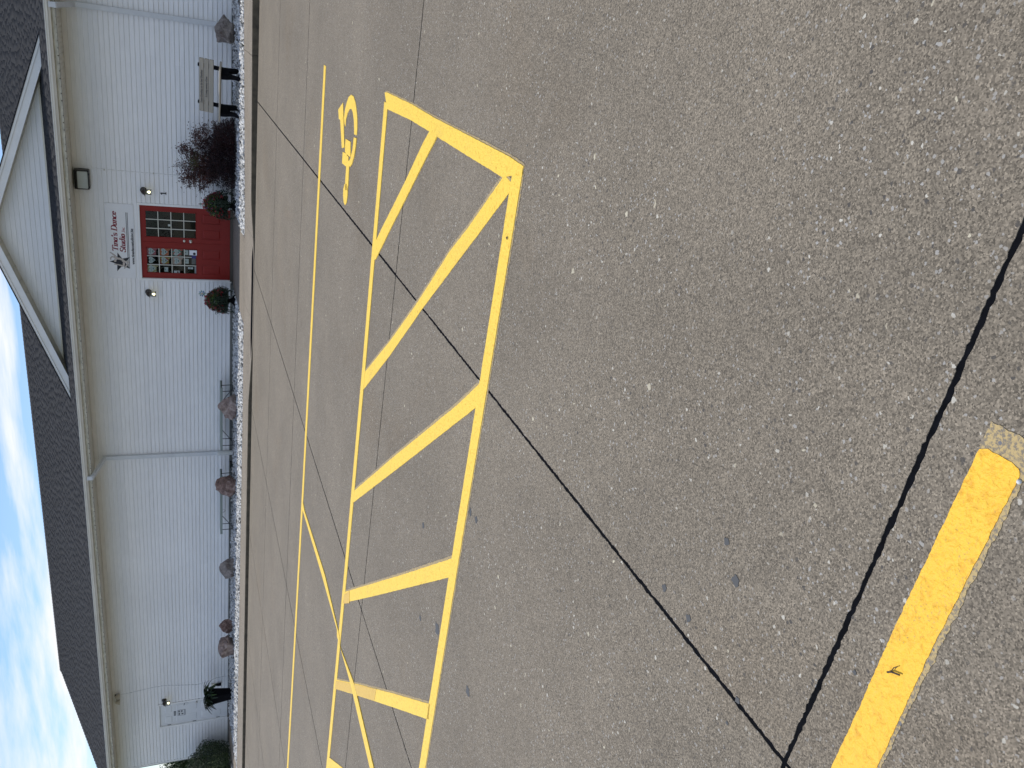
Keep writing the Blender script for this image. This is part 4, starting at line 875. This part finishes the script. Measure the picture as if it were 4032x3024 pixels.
# --- low folding benches against the wall
M_grn = mat('grey green laminate', (.26, .30, .275), .5, fn=noisy(4, .08))
def low_table(x0, x1, y0, y1, label):
    zb_ = gz((x0+x1)/2, (y0+y1)/2); H_ = .275-zb_
    t = thing('folding_bench', ((x0+x1)/2, (y0+y1)/2, zb_), label, 'bench', 'low folding benches along the wall')
    m = MB(); m.box(x0, x1, y0, y1, .247, .277); m.build('bench_top', M_grn, t, bevel=.004)
    m = MB(); m.box(x0+.004, x1-.004, y0+.004, y0+.02, .215, .254).box(x0+.004, x1-.004, y1-.02, y1-.004, .215, .254); m.build('apron', M_grn, t)
    for xc, s in ((x0+.13, 1), (x1-.13, -1)):
        m = MB()
        for yy in (y0+.05, y1-.05): m.tube([(xc, yy, .25), (xc-.01*s, yy, zb_-.01)], .010, 8)
        m.tube([(xc, y0+.05, zb_+.05), (xc, y1-.05, zb_+.05)], .008, 6)
        m.build('leg_frame', M_black, t)
        m = MB(); m.tube([(xc+s*.02, (y0+y1)/2, zb_+.06), (xc+s*.42, (y0+y1)/2, .245)], .009, 6); m.build('brace', M_black, t)
low_table(-12.05, -10.12, 20.25, 20.72, 'low grey-green folding bench behind the double-lobed boulder, right of the downspout')
low_table(-14.86, -12.86, 20.22, 20.60, 'low grey-green folding bench behind the big red-brown boulder, left of the downspout')
m = MB(); m.tube([(-14.1+.045*math.cos(a), 20.3, .19+.045*math.sin(a)) for a in [R(20*k) for k in range(17)]], .005, 6); tag(m.build('wire_loop', M_black), 'small black wire loop hanging under the left folding bench', 'wire')
m = MB(); m.box(-12.98, -12.80, 20.80, 20.90, -.10, .0); tag(m.build('meter_box', M_black, bevel=.005), 'small black box on the gravel just left of the middle downspout', 'box')
# --- boulders
def rockmat(nm, a, b, c, sc=6):
    def f(n, bs):
        t_ = N(n, 'ShaderNodeTexCoord'); x_ = N(n, 'ShaderNodeTexNoise', i_Scale=sc, i_Detail=8.0, i_Roughness=.7, i_Distortion=.8); L(n, t_.outputs['Object'], x_.inputs['Vector'])
        r = N(n, 'ShaderNodeValToRGB'); e = r.color_ramp.elements; e[0].position = .32; e[0].color = (*a, 1); e[1].position = .72; e[1].color = (*c, 1); q = e.new(.5); q.color = (*b, 1)
        L(n, x_.outputs[0], r.inputs[0]); L(n, r.outputs[0], bs.inputs['Base Color'])
        y_ = N(n, 'ShaderNodeTexNoise', i_Scale=28.0, i_Detail=6.0, i_Roughness=.7); L(n, t_.outputs['Object'], y_.inputs['Vector'])
        bp = N(n, 'ShaderNodeBump', i_Strength=1.0, i_Distance=.05); L(n, y_.outputs[0], bp.inputs['Height']); L(n, bp.outputs[0], bs.inputs['Normal'])
    return mat(nm, b, .85, fn=f)
def boulder(name, c, dims, seed, m_, label, lobes=(), ncut=20, grp='boulders along the gravel bed'):
    rs = random.Random(seed); bm = bmesh.new(); bmesh.ops.create_icosphere(bm, subdivisions=4, radius=1)
    cuts = []
    for _ in range(ncut):
        d = Vector((rs.gauss(0, 1), rs.gauss(0, 1), rs.gauss(0.1, .8))).normalized(); cuts.append((d, rs.uniform(.52, .86)))
    for v in bm.verts:
        p = v.co.copy()
        for d, h in cuts:
            q = p.dot(d)
            if q > h: p -= d*(q-h)*.92
        p *= 1+.20*mnoise.noise(p*1.7+Vector((seed, 0, 0)))+.10*abs(mnoise.noise(p*3.3+Vector((0, 0, seed))))+.08*mnoise.noise(p*4.5+Vector((0, seed, 0)))+.045*mnoise.noise(p*11)
        for (lx, lz, lr, amp) in lobes:
            dd = (p-Vector((lx, -.2, lz))).length; p.z += amp*math.exp(-(dd/lr)**2)*(1 if lz > 0 else 0)
        v.co = Vector((p.x*dims[0]/2, p.y*dims[1]/2, max(p.z, -.72)*dims[2]/1.62+dims[2]*.42))
    me = bpy.data.meshes.new(name); bm.to_mesh(me); bm.free(); me.materials.append(m_)
    me.polygons.foreach_set('use_smooth', [True]*len(me.polygons)); me.set_sharp_from_angle(angle=R(22))
    o = bpy.data.objects.new(name, me); COL.objects.link(o); o.location = (c[0], c[1], gz(c[0], c[1])-.02); return tag(o, label, 'boulder', grp)
M_rA = rockmat('pink granite', (.10, .07, .06), (.33, .245, .215), (.55, .46, .41)); M_rB = rockmat('rust granite', (.045, .03, .026), (.25, .155, .125), (.50, .40, .36), 9); M_rC = rockmat('grey pink granite', (.10, .06, .045), (.27, .235, .215), (.48, .40, .35), 7)
boulder('boulder', (-10.47, 19.83), (.86, .70, .44), 3, M_rA, 'pinkish boulder with a raised knob in front of the right folding bench', lobes=((.15, .8, .33, .62), (-.2, .6, .4, -.1)))
boulder('boulder', (-12.93, 19.85), (.84, .72, .56), 11, M_rB, 'large rounded rust-brown boulder in front of the left folding bench')
boulder('boulder', (-15.86, 19.85), (.80, .62, .44), 23, M_rC, 'squat grey and pink boulder standing alone between the benches and the paired rocks')
boulder('boulder', (-18.68, 19.65), (.92, .72, .57), 31, M_rA, 'tallest pale pink boulder, nearest the white side door')
boulder('boulder', (-18.30, 20.12), (.62, .40, .38), 37, M_rB, 'small brown rock tucked behind the tall pink boulder')
boulder('boulder', (-1.33, 20.45), (.76, .62, .43), 43, M_rC, 'wedge-shaped brown and grey boulder under the right downspout', lobes=((.25, .7, .5, .45),))
# --- urn planters with trailing flowers
M_gl = mat('mid green leaves', (.045, .085, .022), .6, fn=noisy(3, .35)); M_dg = mat('dark green leaves', (.014, .030, .012), .6, fn=noisy(4, .4)); M_lg = mat('light green leaves', (.10, .16, .03), .6, fn=noisy(4, .3))
M_fr = mat('crimson petals', (.28, .018, .03), .6, fn=noisy(9, .4)); M_fp = mat('purple petals', (.10, .03, .12), .6, fn=noisy(9, .3)); M_bur = mat('burgundy leaves', (.046, .016, .016), .6, fn=noisy(4, .5)); M_bur2 = mat('dull red leaves', (.095, .034, .024), .65, fn=noisy(5, .4))
M_twig = mat('brown twig', (.05, .035, .028), .9)
def urn(x, y, label, plabel, seed):
    z = gz(x, y); t = thing('urn_planter', (x, y, z), label, 'planter', 'black urn planters flanking the red doors')
    m = MB(); m.box(x-.17, x+.17, y-.17, y+.17, z-.02, z+.035); m.build('plinth', M_blackp, t, bevel=.006)
    m = MB(); m.lathe([(.135, .035), (.13, .05), (.085, .075), (.055, .11), (.055, .145), (.09, .17), (.15, .22), (.19, .29), (.205, .37), (.215, .42), (.235, .44), (.235, .455), (.215, .455), (.20, .42)], 28, (x, y, z)); m.build('bowl', M_blackp, t, smooth=True)
    rs = np.random.default_rng(seed); p = thing('flowering_plant', (x, y, z+.42), plabel, 'plant', 'trailing plants in the urns')
    def shell(n, r0, r1, zlo, zhi):
        u = rs.uniform(0, 2*np.pi, n); ph = rs.uniform(0, 1, n); rr = r0+(r1-r0)*rs.random(n)
        zz = zlo+(zhi-zlo)*ph; k = np.sqrt(np.clip(1-((zz-.32)/(.38))**2, .12, 1)); wob = (1+.13*np.sin(3*u+seed)*np.cos(7*zz+seed))*np.where(rs.random(n) < .10, rs.uniform(1.05, 1.28, n), 1)
        return np.stack([x+rr*k*wob*np.cos(u), y+rr*k*wob*np.sin(u), z+zz], 1)
    leaves('foliage', shell(2600, .16, .30, .20, .66), .05, M_dg, p, dirs=(0, 0, -.6)); leaves('foliage', shell(900, .20, .30, .40, .68), .05, M_gl, p); leaves('foliage', shell(240, .20, .31, .50, .70), .05, M_lg, p)
    # trailing strands
    pts, ds = [], []
    for k in range(38):
        a = rs.uniform(0, 2*np.pi); r0 = rs.uniform(.24, .30); ln = rs.uniform(.22, .44)
        for q in range(22): f = q/21; pts.append((x+(r0+.05*f*(1-f)*4)*math.cos(a+.1*f), y+(r0+.05*f*(1-f)*4)*math.sin(a+.1*f), z+.46-ln*f)); ds.append((math.cos(a)*.4, math.sin(a)*.4, -1))
    leaves('trailing_stems', np.array(pts), .040, M_dg, p, dirs=np.array(ds), spread=.7)
    F = shell(560, .26, .33, .30, .74); F = F[(np.abs(np.sin(1.5*np.arctan2(F[:, 1]-y, F[:, 0]-x)+seed)) > .55) | (F[:, 2] > z+.62)]
    leaves('flowers', F, .034, M_fr, p, aspect=1.1)['kind'] = 'stuff'; leaves('flowers', shell(90, .25, .33, .50, .74), .035, M_fp, p, aspect=1.1)['kind'] = 'stuff'
urn(-7.67, 20.34, 'black pedestal urn to the left of the red doors', 'trailing red-flowered plant spilling over the left urn', 5)
urn(-5.22, 20.34, 'black pedestal urn in front of the right edge of the red doors', 'trailing red-flowered plant spilling over the right urn beside the burgundy shrub', 8)
def pinwheel(x, y, z, cols, label):
    t = thing('garden_pinwheel', (x, y, z-.25), label, 'pinwheel')
    MB().tube([(x, y+.01, z-.30), (x, y+.01, z)], .004, 6).build('stem', M_black, t)
    for k in range(8):
        a = R(45*k+10); c = Vector((x+.055*math.cos(a), y-.012, z+.055*math.sin(a))); u = Vector((math.cos(a), 0, math.sin(a))); v = Vector((-math.sin(a), .35, math.cos(a)))
        m = MB(); n_ = 8; ring = [c+u*.030*math.cos(2*math.pi*q/n_)+v*.015*math.sin(2*math.pi*q/n_) for q in range(n_)]
        m.add([tuple(q) for q in ring]+[tuple(q+Vector((0, .004, 0))) for q in ring], [tuple(range(n_)), tuple(range(2*n_-1, n_-1, -1))]+[(q, (q+1) % n_, n_+(q+1) % n_, n_+q) for q in range(n_)]); m.build('petal', cols[k % len(cols)], t)
    MB().lathe([(.018, 0), (.016, -.012), (.004, -.016)], 12, (x, y-.012, z), 'y').build('hub', mat('orange hub', (.35, .18, .05), .5), t)
M_teal = mat('teal plastic', (.02, .13, .15), .4); M_blu = mat('blue plastic', (.04, .12, .28), .4); M_gre2 = mat('green plastic', (.06, .20, .10), .4)
pinwheel(-7.47, 20.28, .71, [M_teal, M_blu, M_gre2], 'teal and green pinwheel flower stuck in the left urn')
# little figure stuck in the right urn
t = thing('garden_pick', (-5.20, 20.25, .60), 'tiny pink and green ornament pick in the right urn', 'ornament')
MB().tube([(-5.20, 20.25, .45), (-5.20, 20.25, .66)], .004, 6).build('stick', M_black, t)
MB().lathe([(.006, -.06), (.034, -.055), (.038, -.02), (.012, 0), (.026, .012), (.03, .034), (.014, .055), (.004, .075)], 12, (-5.20, 20.25, .70)).build('figure', two_tone('ornament paint', (.45, .20, .20), (.28, .34, .30), 30), t, smooth=True)
# --- burgundy shrub: upright stems above a dense mound
shr = thing('burgundy_shrub', (-4.30, 20.42, gz(-4.3, 20.42)), 'tall open burgundy-leaved shrub with bare twigs between bench and doors', 'shrub')
rs = np.random.default_rng(4); base = Vector((-4.30, 20.42, -.05)); m = MB(); lp, ld, tw = [], [], MB()
tips = [(-4.36, .0, 1.30, 1), (-4.42, .1, 1.36, 1), (-4.28, -.1, 1.22, 1), (-3.92, 0, 1.22, 0), (-3.76, .1, .98, 0), (-3.98, -.2, 1.00, 0), (-4.72, 0, 1.18, 0), (-4.86, .1, 1.02, 0), (-4.62, -.2, 1.06, 0), (-4.52, .15, 1.12, 0), (-4.15, .2, .92, 0), (-3.46, -.1, .70, 0), (-3.56, .1, .84, 0), (-4.92, -.1, .78, 0), (-4.40, -.25, .88, 0), (-4.20, -.2, .72, 0), (-3.70, 0, .66, 0), (-4.70, .2, .70, 0), (-3.30, 0, .42, 0), (-4.55, -.3, .62, 0)]
for tx, ty, tz, bare in tips:
    tip = Vector((tx, 20.42+ty, tz)); mid = base.lerp(tip, .5)+Vector((rs.normal()*.05, rs.normal()*.05, .06)); P = []
    for q in range(11): f = q/10; P.append(base*(1-f)**2+mid*2*f*(1-f)+tip*f*f)
    m.tube(P, [.011*(1-f/11)+.002 for f in range(11)], 5, cap=False)
    for s_ in range(36):
        f = rs.uniform(.30, 1.0); q = P[int(f*10)]; d = Vector((rs.normal(), rs.normal()*.8, rs.normal()*.55+.45)).normalized(); ln = rs.uniform(.05, .19)*(1.15-.5*f)
        e = q+d*ln; tw.tube([q, q+d*ln*.5+Vector((0, 0, .006)), e], .0018, 3, cap=False)
        if bare and f > .62: continue
        for w_ in range(13): g = rs.uniform(.2, 1.15); lp.append(q+d*ln*g+Vector(rs.normal(size=3)*.016)); ld.append(d)
m.build('branches', M_twig, shr); tw.build('twigs', M_twig, shr)
lp = np.array([v[:] for v in lp]); ld = np.array([v[:] for v in ld]); k_ = rng.random(len(lp))
leaves('foliage', lp[k_ < .62], .034, M_bur, shr, dirs=ld[k_ < .62], spread=.9, aspect=1.7); leaves('foliage', lp[k_ >= .62], .034, M_bur2, shr, dirs=ld[k_ >= .62], spread=.9, aspect=1.7)
q = rng.normal(size=(420, 3))*np.array([.10, .09, .07])+np.array([-4.18, 20.3, .86]); leaves('foliage', q, .034, mat('olive leaves', (.07, .075, .02), .6), shr, aspect=1.7)
for cx_, cz_, rx_, rz_, n_ in ((-4.62, .98, .20, .16, 330), (-4.40, .98, .22, .22, 420), (-4.45, .68, .34, .22, 1000), (-3.98, 1.05, .12, .12, 300), (-3.64, .78, .16, .12, 380), (-4.12, .78, .22, .18, 500), (-3.48, .60, .13, .10, 240)):
    q = rng.normal(size=(n_, 3))*np.array([rx_*.6, .12, rz_*.6])+np.array([cx_, 20.38, cz_]); kk = rng.random(n_) < .6
    leaves('foliage', q[kk], .036, M_bur, shr, aspect=1.7, dirs=(0, 0, .4)); leaves('foliage', q[~kk], .036, M_bur2, shr, aspect=1.7, dirs=(0, 0, .4))
def mound(n, c, r, zlo=-.05):
    d = rng.normal(size=(n, 3)); d[:, 2] = np.abs(d[:, 2]); d /= np.linalg.norm(d, axis=1)[:, None]; f = (rng.random(n)**.35)[:, None]
    w = 1+.12*np.sin(d[:, :1]*7+d[:, 1:2]*5); p = d*f*w*np.array(r)+np.array(c); return p, d
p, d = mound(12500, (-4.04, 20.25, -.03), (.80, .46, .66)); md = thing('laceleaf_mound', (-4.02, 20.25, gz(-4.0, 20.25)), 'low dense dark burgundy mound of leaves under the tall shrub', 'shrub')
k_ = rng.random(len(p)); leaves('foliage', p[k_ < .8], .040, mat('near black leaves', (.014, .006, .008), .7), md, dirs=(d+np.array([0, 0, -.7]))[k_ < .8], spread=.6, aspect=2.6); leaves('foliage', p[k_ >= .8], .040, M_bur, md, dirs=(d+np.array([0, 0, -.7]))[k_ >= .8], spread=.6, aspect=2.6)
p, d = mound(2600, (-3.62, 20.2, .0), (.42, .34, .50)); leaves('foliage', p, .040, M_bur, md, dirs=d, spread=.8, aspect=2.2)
# --- tall tapered planter with broad leaves
x, y = -21.12, 20.12; z = gz(x, y); t = thing('tall_planter', (x, y, z), 'tall black tapered planter standing in front of the white side door', 'planter')
def taper(mb, x, y, z0, z1, a, b): mb.add([(x+sx*q, y+sy*q, zz) for zz, q in ((z0, a), (z1, b)) for sx, sy in ((-1, -1), (1, -1), (1, 1), (-1, 1))], [(3, 2, 1, 0), (4, 5, 6, 7), (0, 1, 5, 4), (1, 2, 6, 5), (2, 3, 7, 6), (3, 0, 4, 7)])
m = MB(); taper(m, x, y, z-.02, z+.66, .125, .185); taper(m, x, y, z+.66, z+.70, .195, .195); m.build('pot', M_blackp, t, bevel=.006)
p = thing('leafy_potted_plant', (x, y, z+.70), 'dark broad-leaved plant arching out of the tall black planter', 'plant')
for k in range(90):
    a = rng.uniform(0, 2*np.pi); ln = rng.uniform(.26, .52); up = rng.uniform(.25, 1.15); c = Vector((x+rng.normal()*.08, y+rng.normal()*.08, z+.68)); d = Vector((math.cos(a), math.sin(a), 0)); s = Vector((-math.sin(a), math.cos(a), 0)); V = []; n_ = 7
    for q in range(n_+1):
        f = q/n_; pp = c+d*ln*f+Vector((0, 0, ln*(up*f-.85*f*f))); w = .042*math.sin(math.pi*min(.98, f*.9+.08))**.8
        V += [tuple(pp+s*w), tuple(pp-Vector((0, 0, w*.5))), tuple(pp-s*w)]
    MB().add(V, [(3*q+e, 3*q+e+1, 3*q+e+4, 3*q+e+3) for q in range(n_) for e in (0, 1)]).build('leaf', M_dg if k % 3 else M_gl, p, smooth=True)
# --- big round bush at the corner
bc = np.array([-24.52, 20.12, .52]); n = 26000
bush = thing('round_bush', (bc[0], bc[1], gz(-24.9, 20.1)), 'large round dark green bush at the left corner of the building', 'bush')
d = rng.normal(size=(n, 3)); d /= np.linalg.norm(d, axis=1)[:, None]; cl = np.array([1+.10*mnoise.noise(Vector(v)*2.3)+.10*mnoise.noise(Vector(v)*6.5)+.05*mnoise.noise(Vector(v)*15) for v in d])
f = rng.random(n)**.28; p = bc+d*(f*cl)[:, None]*np.array([1.06, .85, .82]); p = p[p[:, 2] > -.12]; d = d[:len(p)]
k_ = rng.random(len(p)); leaves('foliage', p[k_ < .72], .045, M_dg, bush, dirs=(0, 0, .5)); leaves('foliage', p[k_ >= .72], .045, M_gl, bush, dirs=(0, 0, .5))
MB().tube([(-24.52, 20.12, -.1), (-24.52, 20.12, .5)], .05, 8).build('trunk', M_twig, bush)
# --- weeds
def weed(x, y, label, n=14, h=.09, m_=M_dg, z=None):
    z = zg(x, y) if z is None else z; t = thing('weed', (x, y, z), label, 'weed')
    for k in range(n):
        a = rng.uniform(0, 6.28); l = h*rng.uniform(.5, 1.1); dx, dy = math.cos(a)*l*.8, math.sin(a)*l*.8; w = .006; s = (-math.sin(a)*w, math.cos(a)*w)
        MB().add([(x-s[0], y-s[1], z), (x+s[0], y+s[1], z), (x+dx*.6+s[0], y+dy*.6+s[1], z+l*.6), (x+dx, y+dy, z+l*.55), (x+dx*.6-s[0], y+dy*.6-s[1], z+l*.6)], [(0, 1, 2, 3, 4)]).build('blade', m_, t)
weed(-1.42, 18.52, 'small green weed at the edge of the sidewalk crack near the bench', z=ztop(-1.4)+.01)
weed(-12.74, 20.55, 'sprig of weed at the foot of the middle downspout', h=.16, m_=M_dg)
weed(-19.15, 19.0, 'dark weed in the gravel in front of the tall pink boulder', n=9, h=.08)
# --- litter and marks on the lot
M_gum = mat('old gum spot', (.055, .058, .062), .7)
for k, (x, y, r_) in enumerate([(-2.558, 3.496, .022), (-2.542, 3.397, .020), (-3.19, 4.25, .022), (-3.631, 3.733, .040), (-3.551, 3.128, .03), (-3.835, 4.07, .02), (-1.40, 1.467, .017), (-1.666, 1.757, .013), (-1.666, 1.606, .013), (-1.32, 1.55, .012), (-1.719, 1.312, .010), (-1.82, 1.319, .006), (-1.312, 1.012, .006)]):
    n_ = 12; pts = [(x+r_*(1+.25*math.sin(q*2.1+k))*math.cos(2*math.pi*q/n_), y+r_*(1+.25*math.cos(q*1.7+k))*math.sin(2*math.pi*q/n_)) for q in range(n_)]
    m = MB(); m.prism(pts, 'z', 0, .0012); m.v = [(a, b, zlot(b)+.0004+c) for a, b, c in m.v]; m.build('gum_spot', M_gum, lot)
z = zlot(.92)+.0065
t = thing('twig', (-1.22, .92, z), 'small dark twig lying on the near yellow stripe', 'twig')
MB().tube([(-1.232, .934, z+.003), (-1.222, .925, z+.004), (-1.212, .905, z+.003)], .0022, 6).build('stick', M_twig, t)
MB().tube([(-1.223, .926, z+.004), (-1.208, .924, z+.003), (-1.200, .918, z+.003)], .0012, 5).build('side_twig', M_twig, t)
m = MB(); m.lathe([(.002, -.002), (.0048, .001), (.005, .004), (.003, .007), (.001, .008)], 9, (-.665, .86, zlot(.86)+.001)); tag(m.build('pebble', M_paper, smooth=True), 'single white pebble lying at the end of the near yellow stripe', 'pebble')
MB().add([(-.995, 3.548, zlot(3.55)+.009), (-.985, 3.545, zlot(3.55)+.011), (-.975, 3.556, zlot(3.55)+.009), (-.987, 3.562, zlot(3.55)+.013)], [(0, 1, 2, 3)]).build('dead_leaf', mat('brown leaf', (.09, .04, .02), .8)).update_tag()
tag([o for o in COL.objects if o.name == 'dead_leaf'][0], 'tiny brown leaf lying on the near hatch border line', 'leaf')
# larger pale stones showing in the near concrete: slightly proud flakes
pp = []
for _ in range(70):
    y = random.uniform(.6, 4.2); x = random.uniform(-.5*y-.9, -.02*y+.3); pp.append((x, y, zlot(y)-.0002))
o = stones('exposed_stones', np.array(pp), .0042, mat('pale aggregate', (.40, .37, .30), .8, fn=noisy(60, .3)), lot, flat=.12); tag(o, kind='stuff')

# ================================================================== FAR LEFT BACKGROUND
o = MB().add([(-120, 16.5, -.30), (-30.0, 16.5, -.30), (-30.0, 21.0, -.14), (-24.75, 21.0, -.14), (-24.75, 60, -.14), (-120, 60, -.2)], [(0, 1, 2, 3, 4, 5)]).build('lawn', mat('lawn green', (.09, .13, .03), .9, fn=noisy(3, .3, .5, 60))); tag(o, kind='structure')
gp = np.stack([rng.uniform(-31, -24.9, 7000), rng.uniform(21.2, 27, 7000), np.full(7000, -.14)], 1); tag(leaves('lawn_grass', gp, .09, M_lg, None, aspect=9, dirs=(0, 0, 2.2)), kind='stuff')
def tree(x, y, h, r_, label, seed, grp='trees beyond the left corner'):
    t = thing('background_tree', (x, y, -.4), label, 'tree', grp); rs = np.random.default_rng(seed)
    MB().tube([(x, y, -.4), (x+.1, y, h*.35), (x, y, h*.7)], [.22, .17, .08], 8).build('trunk', M_twig, t)
    cs = [(x+rs.normal()*r_*.45, y+rs.normal()*r_*.45, h*.62+rs.normal()*h*.14, r_*rs.uniform(.35, .6)) for _ in range(16)]; P = []
    for c in cs:
        dd = rs.normal(size=(500, 3)); dd /= np.linalg.norm(dd, axis=1)[:, None]; P.append(np.array(c[:3])+dd*(rs.random(500)**.4)[:, None]*c[3])
    leaves('crown', np.concatenate(P), .20, mat('tree foliage', (.035, .06, .02), .7, fn=noisy(.8, .4)), t)
tree(-56.6, 47.5, 2.6, 2.3, 'rounded dark tree beyond the building corner, the right one of the pair', 1)
tree(-63, 49, 2.8, 2.0, 'rounded dark tree beyond the building corner, the left one of the pair', 2)
for k in range(9):
    tree(-62+k*13+random.uniform(-3, 3), -58+random.uniform(-6, 6), random.uniform(7, 11), random.uniform(4.5, 6), ('tall', 'broad', 'rounded', 'narrow', 'spreading', 'dense', 'loose', 'low', 'full')[k]+' leafy tree across the road behind the parking lot', 10+k, 'trees across the road')
for o in bpy.data.objects:
    for k in ('_w', '_local'):
        if k in o: del o[k]
